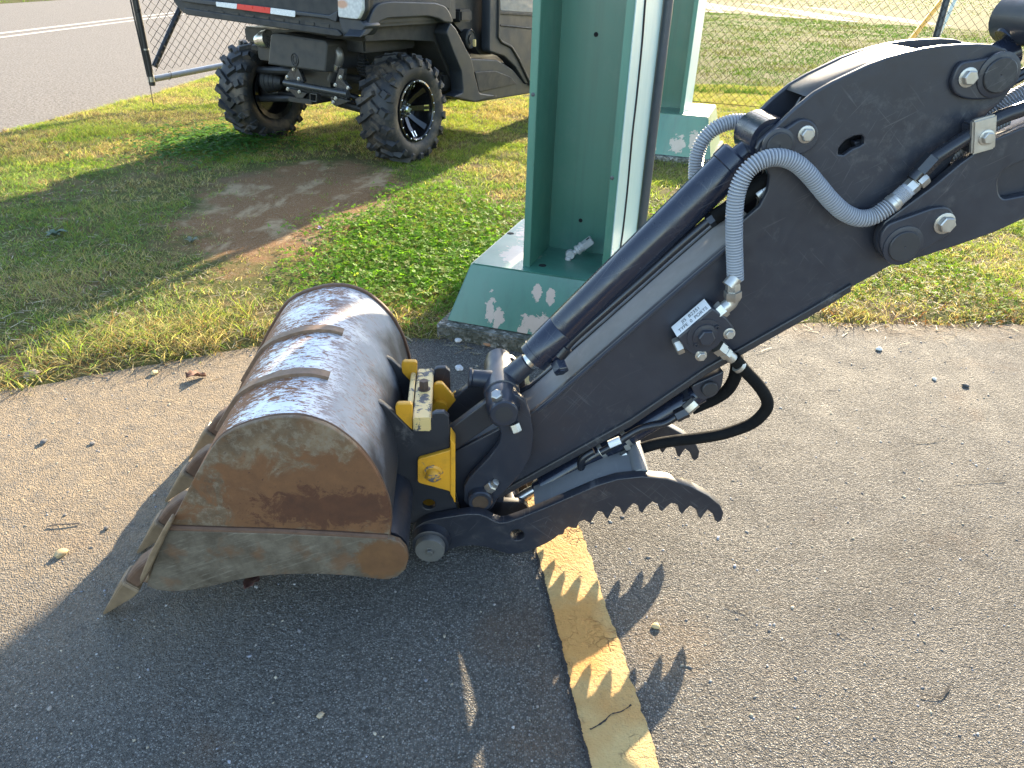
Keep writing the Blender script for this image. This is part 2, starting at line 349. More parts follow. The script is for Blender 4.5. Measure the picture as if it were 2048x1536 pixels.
def catmull(pts, n=6, closed=False):
    P = [Vector(p) for p in pts]; L = len(P); out = []
    for i in range(L if closed else L-1):
        g = (lambda q: P[q % L]) if closed else (lambda q: P[max(0, min(L-1, q))])
        a, b, c, e = g(i-1), g(i), g(i+1), g(i+2)
        for k in range(n):
            t = k/n; out.append(.5*((2*b)+(c-a)*t+(2*a-5*b+4*c-e)*t*t+(3*b-a-3*c+e)*t**3))
    if not closed: out.append(P[-1])
    return out
def rnd(pts, r, n=4):                              # round the corners of a polygon
    P = [Vector(p[:2]) for p in pts]; L = len(P); out = []
    for i in range(L):
        a, b, c = P[i-1], P[i], P[(i+1) % L]; u = a-b; v = c-b; q = min(r, u.length*.45, v.length*.45)
        s = b+u.normalized()*q; e = b+v.normalized()*q
        for k in range(n+1):
            t = k/n; out.append(tuple(s*(1-t)**2+b*2*t*(1-t)+e*t*t))
    return out
def circ(c, r, n=20, ry=None): return [(c[0]+r*math.cos(2*math.pi*i/n), c[1]+(ry or r)*math.sin(2*math.pi*i/n)) for i in range(n)]
def resample(pts, step):
    P = [Vector(p) for p in pts]; out = [P[0]]; acc = 0.0; need = step
    for a, b in zip(P, P[1:]):
        L = (b-a).length
        while acc+L >= need:
            out.append(a+(b-a)*((need-acc)/L)); need += step
        acc += L
    return out
def plate(name, outer, lo, hi, m, parent, axis='y', holes=(), bev=.0015, sharp=35):
    """a plate of real thickness with softened edges and holes cut through"""
    cu = bpy.data.curves.new(name, 'CURVE'); cu.dimensions = '2D'; cu.fill_mode = 'BOTH'
    th = abs(hi-lo); bev = min(bev, th*.35); cu.extrude = th/2-bev; cu.bevel_depth = bev; cu.bevel_resolution = 1; cu.offset = -bev
    for poly in [outer]+list(holes):
        sp = cu.splines.new('POLY'); sp.points.add(len(poly)-1); sp.use_cyclic_u = True
        for q, p in zip(sp.points, poly): q.co = (p[0], p[1], 0, 1)
    ob = bpy.data.objects.new(name, cu); COL.objects.link(ob)
    bpy.context.view_layer.update()
    me = bpy.data.meshes.new_from_object(ob.evaluated_get(bpy.context.evaluated_depsgraph_get()))
    bpy.data.objects.remove(ob); bpy.data.curves.remove(cu)
    mid = (lo+hi)/2; n = len(me.vertices); co = np.empty(n*3); me.vertices.foreach_get('co', co); co = co.reshape(-1, 3)
    if axis == 'y': q = np.stack([co[:, 0], mid-co[:, 2], co[:, 1]], 1)
    elif axis == 'x': q = np.stack([mid+co[:, 2], co[:, 0], co[:, 1]], 1)
    else: q = np.stack([co[:, 0], co[:, 1], mid+co[:, 2]], 1)
    me.vertices.foreach_set('co', q.ravel()); me.name = name
    return fin(me, name, m, parent, sharp)
def bolt(name, p, ax, r, m, parent, h=None, washer=True):
    r = r*.9; b = MB(); h = h or r*.75; ax = Vector(ax)
    if washer: b.lathe(p, ax, [(0, r*1.3), (r*.16, r*1.3), (r*.2, r*1.2)], 18)
    p2 = Vector(p)+ax.normalized()*(r*.22 if washer else 0)
    b.lathe(p2, ax, [(0, r), (h*.85, r), (h, r*.86)], 6)
    return b.build(name, m, parent, 25)
def thing(name, loc, yaw, label, cat, group=None):
    o = bpy.data.objects.new(name, None); o.empty_display_size = .1; COL.objects.link(o); o.location = loc; o.rotation_euler = (0, 0, yaw)
    o['label'] = label; o['category'] = cat
    if group: o['group'] = group
    return o
def tag(o, label=None, cat=None, group=None, kind=None):
    for a, v in (('label', label), ('category', cat), ('group', group), ('kind', kind)):
        if v: o[a] = v
    return o
def vnoise(x, y, s, seed=0):                        # 2-D value noise, 0..1
    x = np.asarray(x)*s+seed*17.3; y = np.asarray(y)*s+seed*9.1; xi = np.floor(x); yi = np.floor(y); fx = x-xi; fy = y-yi
    h = lambda a, b: np.modf(np.abs(np.sin(a*127.1+b*311.7+seed*74.7)*43758.5453))[0]
    fx = fx*fx*(3-2*fx); fy = fy*fy*(3-2*fy)
    return (h(xi, yi)*(1-fx)+h(xi+1, yi)*fx)*(1-fy)+(h(xi, yi+1)*(1-fx)+h(xi+1, yi+1)*fx)*fy
def fbm(x, y, s, seed=0): return .55*vnoise(x, y, s, seed)+.28*vnoise(x, y, s*2.1, seed+1)+.17*vnoise(x, y, s*4.3, seed+2)
# ================================================================ THE SETTING
AX = [-12, -5, -3, -1.46, -.89, -.5, -.25, .5, 1.1, 1.9, 4, 12]; AY = [-4, -.2, .95, 1.80, 2.12, 2.22, 2.24, 2.30, 2.47, 2.52, 2.6, 2.9]
def asph_edge(x): return np.interp(x, AX, AY)
RYp = [-60, 0, 3.5, 5.3, 7.13, 10, 80]; RXp = [-5, -4.3, -3.9, -3.67, -3.43, -3.35, -3.3]
def road_edge(y): return np.interp(y, RYp, RXp)
def gheight(x, y):
    """height of the soil; it dips below the paving"""
    din = np.minimum(y-asph_edge(x)-.02, x-road_edge(y)-.02)
    und = .018*fbm(x, y, 1.3, 3)+.010*vnoise(x, y, 6, 5)
    s = np.clip((din+.12)/.18, 0, 1); h = -.022+s*(.021+und*(.6+.4*np.clip(din*3, 0, 1)))
    return np.where(x < -14, -.03, h)
M_GROUND = mat_ground()
xs = np.concatenate([np.geomspace(-500, -14, 14), np.arange(-13, -5, .5), np.arange(-5, 6, .07), np.arange(6, 14, .5), np.geomspace(14, 500, 14)])
ys = np.concatenate([-np.geomspace(300, 3, 9), np.arange(-2, .5, .4), np.arange(.5, 9, .07), np.arange(9, 16, .4), np.geomspace(16, 700, 20)])
XX, YY = np.meshgrid(xs, ys, indexing='ij'); ZZ = gheight(XX, YY)
nx, ny = len(xs), len(ys); idx = np.arange(nx*ny).reshape(nx, ny)
q = np.stack([idx[:-1, :-1], idx[1:, :-1], idx[1:, 1:], idx[:-1, 1:]], -1).reshape(-1, 4)
me = bpy.data.meshes.new('ground'); me.from_pydata(np.stack([XX, YY, ZZ], -1).reshape(-1, 3).tolist(), [], q.tolist())
tag(fin(me, 'ground', M_GROUND), 'soil and thatch ground under the grass', kind='structure')
# asphalt pad in front, its broken edge against the grass
def strip(name, xs_, y0, y1, z, m, parent=None):
    v = []; f = []
    for i, x in enumerate(xs_): v += [(x, y0(x), z), (x, y1(x), z)]
    for i in range(len(xs_)-1): f.append((2*i, 2*i+2, 2*i+3, 2*i+1))
    return pyd(name, v, f, m, parent)
M_ASPH = mat_asphalt()
ax = np.arange(-11.5, 11.5, .03)
pad = strip('asphalt_pavement', ax, lambda x: -8, lambda x: float(asph_edge(x)+.05*(fbm(x, 0, 3, 8)-.5)+.03*(vnoise(x, 0, 22, 4)-.5)), 0, M_ASPH)
tag(pad, 'grey aged asphalt the bucket rests on', kind='structure')
k = NT('pale_road_surface'); n = k.noise(4, 6, .6)
c = k.mix(n, (.145, .131, .115), (.195, .177, .156)); c = k.mix(k.ramp(k.noise(48, 3, .7), (.48, 0), (.62, .8)), c, (.30, .275, .245)); c = k.mix(k.ramp(k.noise(38, 3, .7, k.map(loc=(3, 3, 0))), (.52, 0), (.66, .75)), c, (.075, .068, .06))
M_ROAD = k.done(c, .85, 0, k.bump(k.noise(70, 4, .7), 1.0, .010), .03)
rv = []; rf = []; ryy = np.concatenate([np.arange(-40, 3, 2), np.arange(3, 14, .05), np.arange(14, 90, 3)])
for y in ryy:
    e = float(road_edge(y)+.07*(fbm(0, y, 3, 12)-.5)); rv += [(-13.1, y, -.001), (e, y, -.001)]
for i in range(len(ryy)-1): rf.append((2*i, 2*i+1, 2*i+3, 2*i+2))
tag(pyd('road', rv, rf, M_ROAD), 'pale grey asphalt road at the upper left', kind='structure')
M_WPAINT = mat_simple('worn_pale_line_paint', (.36, .33, .28), .8, 0, .3, 40)
for (x0, wd) in ((-8.32, .15), (-7.9, .13)):
    o = pyd('road_line', [(x0, -20, .003), (x0+wd, -20, .003), (x0+wd, 80, .003), (x0, 80, .003)], [(0, 1, 2, 3)], M_WPAINT, bpy.data.objects['road'])
# the second road far behind the fence
A, B, Cc, D_ = ground((1425, 25)), ground((2048, 68)), ground((1790, 4)), ground((2048, 20))
dr = (B-A).normalized(); nr = Vector((-dr.y, dr.x, 0)); nr = nr if nr.y > 0 else -nr
p0_ = A-dr*60; p1_ = B+dr*60; wd = 11.0
tag(pyd('far_road', [(*(p0_)[:2], .012), (*(p1_)[:2], .012), (*(p1_+nr*wd)[:2], .012), (*(p0_+nr*wd)[:2], .012)], [(0, 1, 2, 3)], M_ROAD), 'pale road far behind the chain link fence', kind='structure')
# yellow parking stripe with the crack along it
M_STRIPE = mat_stripe()
sx0, sdx = (.0655, 1.209), (-.163)
sv_, sf_ = [], []
yy = np.arange(-.6, 2.12, .006)
for i, y in enumerate(yy):
    l = .0655+(y-1.209)*sdx+.005*(vnoise(0, y, 14, 2)-.5)+.004*(vnoise(0, y, 90, 22)-.5); r = .0655+.111+(y-1.209)*sdx+.005*(vnoise(3, y, 16, 6)-.5)+.007*(vnoise(3, y, 90, 16)-.5)
    if y > 2.02: l += (y-2.02)*.45
    sv_ += [(l, y, .0035), (r, y, .0035)]
for i in range(len(yy)-1): sf_.append((2*i, 2*i+1, 2*i+3, 2*i+2))
tag(pyd('parking_stripe', sv_, sf_, M_STRIPE), 'worn yellow parking line on the asphalt', kind='structure')
M_CRACK = mat_simple('dark_crack_shadowed_bitumen', (.018, .016, .015), .95)
def crack(pts, wd, z=.0045):
    v = []; f = []
    P = catmull(pts, 5)
    for i, p in enumerate(P):
        a = P[min(i+1, len(P)-1)]-P[max(i-1, 0)]; nn = Vector((-a.y, a.x)).normalized()*wd*(.35+1.1*random.random()); nn = Vector((nn.x, nn.y, 0))
        jit = Vector(((random.random()-.5)*wd, (random.random()-.5)*wd, 0)); b = Vector((p[0], p[1], z))+jit; v += [b-nn, b+nn]
    for i in range(len(P)-1): f.append((2*i, 2*i+1, 2*i+3, 2*i+2))
    return pyd('crack', v, f, M_CRACK, pad)
crack([(.0625+(y-1.209)*sdx+.005*(vnoise(0, y, 14, 2)-.5)+.004*(vnoise(0, y, 90, 22)-.5), y) for y in np.arange(-.3, 1.3, .012)], .0028)
crack([ground(p)[:2] for p in [(1180, 1462), (1205, 1448), (1222, 1432), (1245, 1425), (1262, 1412)]], .0013)
for cc in ([(1810, 882), (1850, 886), (1895, 878)], [(1910, 968), (1960, 965), (2010, 962)], [(1450, 1212), (1480, 1222), (1500, 1234)], [(1840, 1392), (1880, 1395), (1900, 1372)], [(1660, 1256), (1690, 1275)]):
    crack([ground(p)[:2] for p in cc], .0016, .003)

# ---------------------------------------------------------------- green sign columns
YA = math.atan2(-.31, .95)
M_GREEN = mat_green('faded_green_paint', [], (0, 2), 1)
M_GFRONT = mat_green('flaking_green_paint_front', [(.145, .115, .016, .042), (.178, .085, .020, .038), (.315, .088, .065, .028), (.30, .185, .016, .022), (.345, .175, .014, .028), (.265, .055, .016, .016), (.52, .12, .05, .05), (.62, .16, .03, .05)], (0, 2), 3)
M_GTOP = mat_green('flaking_green_paint_top', [(.18, .22, .06, .085), (.17, .47, .08, .11), (.60, .42, .06, .12), (.62, .15, .05, .05)], (0, 1), 5)
k = NT('pale_painted_sheen'); M_SHEEN = k.done(k.mix(k.noise(1, 6, .6, k.map((10, 10, 1.2))), (.27, .40, .38), (.42, .53, .50)), .55)  # pale tone puts the grazing sun and sky sheen into the colour
M_CONC = mat_concrete(); M_ZINC = mat_simple('zinc_plated_steel', (.44, .42, .38), .38, .8, .3, 60, .12)
M_CONDUIT = mat_simple('dark_grey_conduit', (.06, .065, .072), .45); M_CABLE = mat_simple('black_cable', (.012, .012, .013), .5)
def green_column(off, hb, label, n2, detail=True):
    o0 = ground((897, 640), .05); ex = Vector((math.cos(YA), math.sin(YA), 0)); ey = Vector((-math.sin(YA), math.cos(YA), 0))
    p = Vector((o0.x, o0.y, 0))+ex*off[0]+ey*off[1]
    t = thing('green_column', p, YA, label, 'column', 'green sign columns')
    W_, D2, zt, zb = .745, .67, .05+hb, .05; ins = .062
    b = MB(); b.prism(rnd([(-.03, -.045), (W_+.03, -.045), (W_+.03, D2+.04), (-.03, D2+.04)], .02), -.05, zb-.002, 'z'); b.build('concrete_footing', M_CONC, t, bev=.006)
    # the tapered base of folded sheet: front, back, two sides, two top halves
    P = {}
    for nm, z, i in (('b', zb, 0), ('t', zt, ins)):
        for s, x in (('l', i), ('r', W_-i)):
            for e, y in (('f', i), ('k', D2-i)): P[nm+s+e] = Vector((x, y, z))
    base = pyd('base', [P[q]+Vector((0, 0, -.004)) if q[0] == 't' else P[q] for q in ('blf', 'brf', 'brk', 'blk', 'tlf', 'trf', 'trk', 'tlk')], [(0, 1, 5, 4), (2, 3, 7, 6), (1, 2, 6, 5), (3, 0, 4, 7), (4, 5, 6, 7)], M_GREEN, t, 10)
    def sheet(name, q, m, g=.004):
        n = (q[1]-q[0]).cross(q[3]-q[0]).normalized(); c = sum(q, Vector())/4; q = [a+(c-a).normalized()*g for a in q]
        v = q+[a+n*.004 for a in q]
        return pyd(name, v, [(0, 3, 2, 1), (4, 5, 6, 7), (0, 1, 5, 4), (1, 2, 6, 5), (2, 3, 7, 6), (3, 0, 4, 7)], m, base, 10)
    sheet('front_panel', [P['blf'], P['brf'], P['trf'], P['tlf']], M_GFRONT, .001)
    sheet('side_panel', [P['blk'], P['blf'], P['tlf'], P['tlk']], M_GREEN, .001)
    sheet('side_panel', [P['brf'], P['brk'], P['trk'], P['trf']], M_GREEN, .001)
    ym = D2*.62
    sheet('top_panel', [P['tlf'], P['trf'], Vector((W_-ins, ym, zt)), Vector((ins, ym, zt))], M_GTOP, .0015)
    sheet('top_panel', [Vector((ins, ym, zt)), Vector((W_-ins, ym, zt)), P['trk'], P['tlk']], M_GTOP, .0015)
    z0, z1 = zt+.004, 4.2
    for nm, x0, x1 in (('flange', .228, .252), ('flange', .493, .517)):
        b = MB(); b.box(((x0+x1)/2, .335, (z0+z1)/2), (x1-x0, .47, z1-z0)); b.build(nm, M_GREEN, t, bev=.0015)
    b = MB(); b.box((.5185, .335, (z0+z1)/2), (.003, .466, z1-z0)); b.build('painted_sheen_face', M_SHEEN, t)  # thin sheet added over the outer flange to carry the painted sheen
    b = MB(); b.box((.3725, .335, (z0+z1)/2), (.241, .02, z1-z0)); b.build('web', M_GREEN, t)
    if detail:
        hm = mat_simple('dark_hole', (.01, .01, .01), .9)
        fr = Frame(p, YA)
        for q in ((1192, 69), (1161, 441)):
            x, z = fr.onY(q, .3245); b = MB(); b.lathe((x, .3255, z), (0, -1, 0), [(0, .0075), (.002, .006), (.002, .004)], 14); b.build('bolt_hole', hm, t)
        for q in ((1066, 189), (1224, 356)):
            x, z = fr.onY(q, .0995); b = MB(); b.lathe((x, .1002, z), (0, -1, 0), [(0, .006), (.0015, .006), (.0025, .004)], 12); b.build('screw', M_CONDUIT, t)
        for q in ((1085, 531), (1021, 467)):
            x, y = fr.onZ(q, zt+.004); b = MB(); b.lathe((x, y, zt+.003), (0, 0, 1), [(0, .013), (.002, .013), (.0022, .010)], 14); b.build('drain_plug', hm, t)
        pts = []
        for q in ((1296, -40), (1290, 0), (1283, 90), (1272, 200), (1264, 270), (1254, 380), (1244, 470), (1236, 520)):
            y, z = fr.onX(q, .521); pts.append((.5215, y, z))
        b = MB(); b.tube(catmull(pts, 5), .004, 8); b.build('cable', M_CABLE, t)
        b = MB(); b.tube([(.535, .582, z0), (.535, .582, z1)], .017, 16); b.build('conduit', M_CONDUIT, t)
    return t
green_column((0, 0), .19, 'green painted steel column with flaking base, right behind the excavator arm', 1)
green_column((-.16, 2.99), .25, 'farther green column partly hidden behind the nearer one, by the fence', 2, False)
# grey plastic fitting lying in the column
fr = Frame(ground((897, 640), .05), YA)
fx, fy = fr.onZ((1143, 514), .25)
t = thing('plastic_fitting', fr.w((fx, fy, .2445)), YA+.35, 'light grey plastic swivel fitting lying on the green column base', 'fitting')
MF = mat_simple('grey_plastic', (.42, .42, .40), .5)
b = MB(); b.lathe((-.006, -.016, .016), (0, 1, 0), [(0, .013), (.003, .0155), (.022, .0155), (.025, .013)], 18); b.build('ball_joint', MF, t)
b = MB(); b.lathe((-.012, -.012, 0), (0, 0, 1), [(0, .011), (.004, .012), (.010, .009)], 14); b.build('foot', MF, t)
dv = Vector((.8, .1, .62)).normalized()
b = MB(); b.lathe(Vector((.004, -.004, .02)), dv, [(0, .009), (.012, .009), (.014, .017), (.022, .018), (.024, .015), (.032, .015), (.034, .018), (.042, .017)], 16); b.build('collar', MF, t)
e = dv.cross(Vector((0, 1, 0))); c0 = Vector((.004, -.004, .02))+dv*.06
mm = Matrix((dv, Vector((0, 1, 0)), e)).transposed()
b = MB(); b.box(c0, (.038, .034, .022), mm); b.build('socket', MF, t, bev=.002)
b = MB(); b.lathe(c0+dv*.008+e*.0102, e, [(0, .007), (.0012, .007)], 12); b.build('hole', hm if False else mat_simple('dark_opening', (.02, .02, .015), .9), t)

# ---------------------------------------------------------------- chain link fence on the right, gate on the left
M_WIRE = mat_wires(); M_BLKPIPE = mat_simple('black_painted_pipe', (.022, .022, .024), .35); M_GPIPE = mat_simple('galvanised_pipe', (.42, .41, .39), .4, .7, .15, 25)
def chain_link(x0, x1, z0, z1, r, name, parent, y=0.0, pitch=.072, zig=None):
    V = []; F = []; h = pitch/2; n = int((x1-x0)/h); rows = int((z1-z0)/h)
    for i in range(n):
        pts = []
        for j in range(rows+1):
            xx = x0+i*h+(h if (j+i) % 2 else 0); zz = z0+j*h+((xx-x0)*zig if zig else 0)
            yy_ = y+(r*.7 if (j+i) % 2 else -r*.7); pts.append(Vector((xx, yy_, zz)))
        o = len(V)
        for p in pts:
            for a in (0, 2.094, 4.189): V.append((p.x+r*math.cos(a), p.y+r*math.sin(a), p.z))
        for j in range(rows):
            for a in range(3): F.append((o+j*3+a, o+j*3+(a+1) % 3, o+(j+1)*3+(a+1) % 3, o+(j+1)*3+a))
    return tag(pyd(name, V, F, M_WIRE, parent), kind='stuff')
FA, FB = Vector((.6, 7.9, 0)), Vector((6.2, 5.75, 0)); fy = math.atan2(FB.y-FA.y, FB.x-FA.x); FL = (FB-FA).length
ff = Frame(FA, fy)
t = thing('chain_link_fence', FA, fy, 'black chain link fence running behind the second green column', 'fence')
chain_link(0, FL, .03, 1.15, .0024, 'chain_link_mesh', t)
xp, _ = ff.onY((1876, 60), .03)
for i in (-1, 0, 1):
    b = MB(); b.lathe((xp+i*2.9, .035, -.05), (0, 0, 1), [(0, .03), (1.20, .03), (1.23, .02)], 16); b.build('post', M_BLKPIPE, t)
b = MB(); b.tube([(0, .02, 1.16), (FL, .02, 1.16)], .02, 12); b.build('top_rail', M_BLKPIPE, t)
b = MB(); b.tube([(0, 0, .05), (FL, 0, .05)], .0025, 6); b.build('tension_wire', M_WIRE, t)
G0 = ground((314, 216)); GY = R_(50); gf = Frame(G0, GY)
t = thing('swing_gate', G0, GY, 'open black chain link gate at the road beside the utility vehicle', 'gate')
zr0 = gf.onY((306, 158), 0)[1]; xr1, zr1 = gf.onY((428, 134), 0); sl = (zr1-zr0)/xr1
GL = 2.6
b = MB(); b.lathe((0, 0, zr0-.05), (0, 0, 1), [(0, .022), (.004, .026), (1.7, .026)], 16); b.build('upright', M_BLKPIPE, t)
b = MB(); b.lathe((GL, 0, zr0+GL*sl-.05), (0, 0, 1), [(0, .026), (1.7, .026)], 16); b.build('upright', M_BLKPIPE, t)
b = MB(); b.tube([(.027, 0, zr0), (GL, 0, zr0+GL*sl)], .024, 14); b.build('bottom_rail', M_GPIPE, t)
b = MB(); b.tube([(.0, 0, zr0+1.65), (GL, 0, zr0+1.65+GL*sl)], .024, 14); b.build('top_rail', M_BLKPIPE, t)
q0 = gf.onY((309, 133), .0); q1 = gf.onY((360, 18), .0); dx, dz = q1[0]-q0[0], q1[1]-q0[1]
b = MB(); b.tube([(q0[0], .002, q0[1]), (q0[0]+dx*3.2, .002, q0[1]+dz*3.2)], .023, 14); b.build('brace', M_BLKPIPE, t)
b = MB(); b.lathe((0, 0, zr0-.02), (0, 0, 1), [(0, .030), (.04, .030)], 14); b.box((.03, 0, zr0), (.04, .012, .035)); b.build('corner_clamp', M_ZINC, t)
chain_link(.035, GL, zr0+.06, zr0+1.6, .0031, 'chain_link_mesh', t, y=-.03, zig=sl)
rb = gf.onY((306, 219), 0)
b = MB(); b.tube([(-.035, -.02, 1.5), (-.030, -.02, .6), (-.028, -.02, zr0), (rb[0], -.02, -.01)], .0035, 8); b.build('drop_rod', M_BLKPIPE, t)
b = MB(); b.tube([(-.045, -.005, 1.5), (-.04, -.005, .7), (-.03, -.01, zr0+.02)], .006, 8); b.build('cable', M_CABLE, t)
for xx, zz in ((.0, zr0+.22), (.0, zr0+.7)):
    b = MB(); b.lathe((xx, 0, zz), (0, 0, 1), [(0, .029), (.012, .029)], 12); b.build('tie_band', M_ZINC, t)
for f_ in (.16, .75, 1.4):
    b = MB(); cpt = Vector((f_, 0, zr0+f_*sl)); b.tube([cpt+Vector((.01*math.sin(a), .03*math.cos(a), .034*math.sin(a))) for a in np.linspace(0, 6.28, 14)], .002, 6); b.build('tie_wire', M_WIRE, t)
# slanted guards of a guy wire beyond the fence
def guard(p0, p1, dist, r, m, name, label):
    r0, r1 = ray(p0), ray(p1); a = ORI+r0*(dist/r0.y); b_ = ORI+r1*((dist+.55)/r1.y); dvec = (b_-a).normalized()
    a = a-dvec*(a.z/dvec.z); tt = thing(name, (a.x, a.y, 0), 0, label, 'guy guard')
    L = 2.6; mb = MB(); mb.lathe((0, 0, 0), dvec, [(0, r), (L, r)], 12); mb.build('sleeve', m, tt)
    mb = MB(); mb.lathe(dvec*L, dvec, [(0, .006), (1.2, .006)], 8); mb.build('guy_wire', M_GPIPE, tt)
guard((1826, 74), (1884, 0), 9.2, .028, mat_simple('orange_yellow_plastic', (.80, .36, .01), .5), 'guy_wire_guard', 'orange plastic guy wire guard leaning beyond the fence post')
guard((1868, 90), (1910, 0), 10.4, .026, mat_simple('faded_white_plastic', (.55, .55, .42), .6), 'guy_wire_guard', 'pale faded guy wire guard leaning right of the fence post')
# ================================================================ UTILITY VEHICLE
YU = R_(-29.0); TR = .325
Pc = ground((838, 220), TR); _L = Vector((math.cos(YU), math.sin(YU), 0))
uf = Frame(Pc-_L*.735, YU)
utv = thing('utility_vehicle', uf.o, YU, 'dark grey utility vehicle with knobbly tyres parked tail first on the grass', 'vehicle')
M_TYRE = mat_tyre()
M_PLAST = mat_simple('dark_grey_body_plastic', (.020, .024, .031), .48, 0, .15, 18, .06)
M_PLAST2 = mat_simple('black_textured_plastic', (.016, .016, .017), .6, 0, .2, 30, .08)
M_BLKSTEEL = mat_simple('black_chassis_steel', (.014, .014, .015), .45, 0, .3, 25)
M_RIM = mat_simple('gloss_black_wheel', (.008, .008, .009), .14, 0, .1, 10, 0, .6)
M_CHROME = mat_simple('polished_metal', (.75, .74, .72), .18, 1, .08, 20, .02)
def lathe_x(b, prof, n=48, closed=True):
    V = []; F = []; m = len(prof)
    for (x, r) in prof:
        for i in range(n): a = 2*math.pi*i/n; V.append((x, r*math.cos(a), r*math.sin(a)))
    for j in range(m if closed else m-1):
        for i in range(n):
            k2 = (j+1) % m; q = (i+1) % n; F.append((j*n+i, j*n+q, k2*n+q, k2*n+i))
    b.add(V, F)
def wheel_meshes():
    T = MB(); hw = .125
    half = [(.098, .182), (.112, .200), (.120, .225), (.122, .252), (.116, .274), (.104, .290), (.085, .299), (.05, .304)]
    lathe_x(T, half+[(0, .306)]+[(-x, r) for x, r in reversed(half)], 56)
    def lug(a, x, tan, wid, rad0, rad1, tw):
        e_r = Vector((0, math.cos(a), math.sin(a))); e_t = Vector((0, -math.sin(a), math.cos(a))); e_x = Vector((1, 0, 0))
        ct, st = math.cos(tw), math.sin(tw); u = e_x*ct+e_t*st; v = -e_x*st+e_t*ct; V = []
        for (r, sc) in ((rad0, 1.25), (rad1, .9)):
            for (i, j) in ((-1, -1), (1, -1), (1, 1), (-1, 1)): V.append(e_r*r+e_x*x+u*(wid/2*i*sc)+v*(tan/2*j*sc))
        T.add(V, [(0, 3, 2, 1), (4, 5, 6, 7), (0, 1, 5, 4), (1, 2, 6, 5), (2, 3, 7, 6), (3, 0, 4, 7)])
    N_ = 19
    for i in range(N_):
        a = 2*math.pi*i/N_
        lug(a, .028, .026, .085, .300, .326, .62); lug(a+math.pi/N_, -.028, .026, .085, .300, .326, -.62)
        for s in (1, -1):
            aa = a+(.09 if s > 0 else .09+math.pi/N_)
            lug(aa, s*.088, .040, .05, .288, .320, s*.5)
            # shoulder lug turning down the side wall
            e_r = Vector((0, math.cos(aa+.05), math.sin(aa+.05))); e_t = Vector((0, -math.sin(aa), math.cos(aa))); V = []
            for (x, r, w) in ((.100, .312, .040), (.127, .292, .036), (.131, .262, .026), (.112, .285, .040), (.118, .27, .036), (.120, .252, .026)):
                V += [e_r*r+Vector((s*x, 0, 0))-e_t*w/2, e_r*r+Vector((s*x, 0, 0))+e_t*w/2]
            T.add(V, [(0, 1, 3, 2), (2, 3, 5, 4), (6, 8, 9, 7), (8, 10, 11, 9), (0, 2, 8, 6), (2, 4, 10, 8), (1, 7, 9, 3), (3, 9, 11, 5), (0, 6, 7, 1), (4, 5, 11, 10)])
    Rm = MB(); lathe_x(Rm, [(.106, .184), (.114, .182), (.116, .172), (.108, .164), (.085, .160), (-.10, .150), (-.108, .178), (-.112, .178), (-.105, .145), (.0, .152), (.08, .165)], 48)
    lathe_x(Rm, [(-.012, .155), (.004, .13), (.012, .06), (.022, .05), (.022, .001), (-.02, .001), (-.03, .155)], 40)
    for i in range(8):
        a = 2*math.pi*i/8; V = []
        for (x, r, w, th) in ((.018, .035, .030, .02), (.045, .10, .030, .024), (.092, .163, .040, .02)):
            e_r = Vector((0, math.cos(a), math.sin(a))); e_t = Vector((0, -math.sin(a), math.cos(a)))
            for (i2, j2) in ((-1, 0), (1, 0), (1, -1), (-1, -1)): V.append(e_r*r+e_t*(w/2*i2)+Vector((x+th*j2, 0, 0)))
        Rm.add(V, [(0, 1, 5, 4), (1, 2, 6, 5), (2, 3, 7, 6), (3, 0, 4, 7), (4, 5, 9, 8), (5, 6, 10, 9), (6, 7, 11, 10), (7, 4, 8, 11)])
    St = MB()
    for i in range(20):
        a = 2*math.pi*(i+.5)/20; St.lathe((.112, .174*math.cos(a), .174*math.sin(a)), (1, 0, 0), [(0, .0055), (.006, .0055), (.008, .003)], 8)
    Ac = MB()
    for i in range(8):
        a = 2*math.pi*i/8; e_r = Vector((0, math.cos(a), math.sin(a))); e_t = Vector((0, -math.sin(a), math.cos(a)))
        if i % 2 == 0:
            for s in (-1, 1): Ac.box(e_r*.14+e_t*(s*.014)+Vector((.080, 0, 0)), (.004, .034, .008), Matrix((Vector((.85, 0, 0))+e_r*-.5, e_r*.85+Vector((.5, 0, 0)), e_t)).transposed())
        Ac.lathe(e_r*.036+Vector((.022, 0, 0)), (1, 0, 0), [(0, .007), (.012, .007), (.016, .004)], 6)
    Ac.lathe((.022, 0, 0), (1, 0, 0), [(0, .024), (.018, .024), (.026, .016)], 10)
    return T, Rm, St, Ac
T, Rm, St, Ac = wheel_meshes()
def vpart(name, parent=utv): 
    o = bpy.data.objects.new(name, None); COL.objects.link(o); o.parent = parent; return o
WX, WY = .735-.125, 2.3
ty0 = None
for i, (x, y, rz, rx) in enumerate(((WX, 0, 0, .2), (-WX, 0, math.pi, .5), (WX, WY, 0, .1), (-WX, WY, math.pi, .9))):
    if ty0 is None:
        ty0 = T.build('wheel', M_TYRE, utv, 30); r0 = Rm.build('rim', M_RIM, ty0, 30); s0 = tag(St.build('rim_studs', M_CHROME, ty0), kind='stuff'); a0 = tag(Ac.build('spoke_inserts', M_CHROME, ty0), kind='stuff'); o = ty0
    else:
        o = ty0.copy(); COL.objects.link(o); o.parent = utv
        for q in (r0, s0, a0): c_ = q.copy(); COL.objects.link(c_); c_.parent = o
    o.location = (x, y, TR-.008); o.rotation_euler = (rx, 0, rz) if False else (0, 0, rz)
def rear(c, pts, y): return [uf.onY(p, y) for p in px(c, *pts)]
def side(c, pts, x): return [uf.onX(p, x) for p in px(c, *pts)]
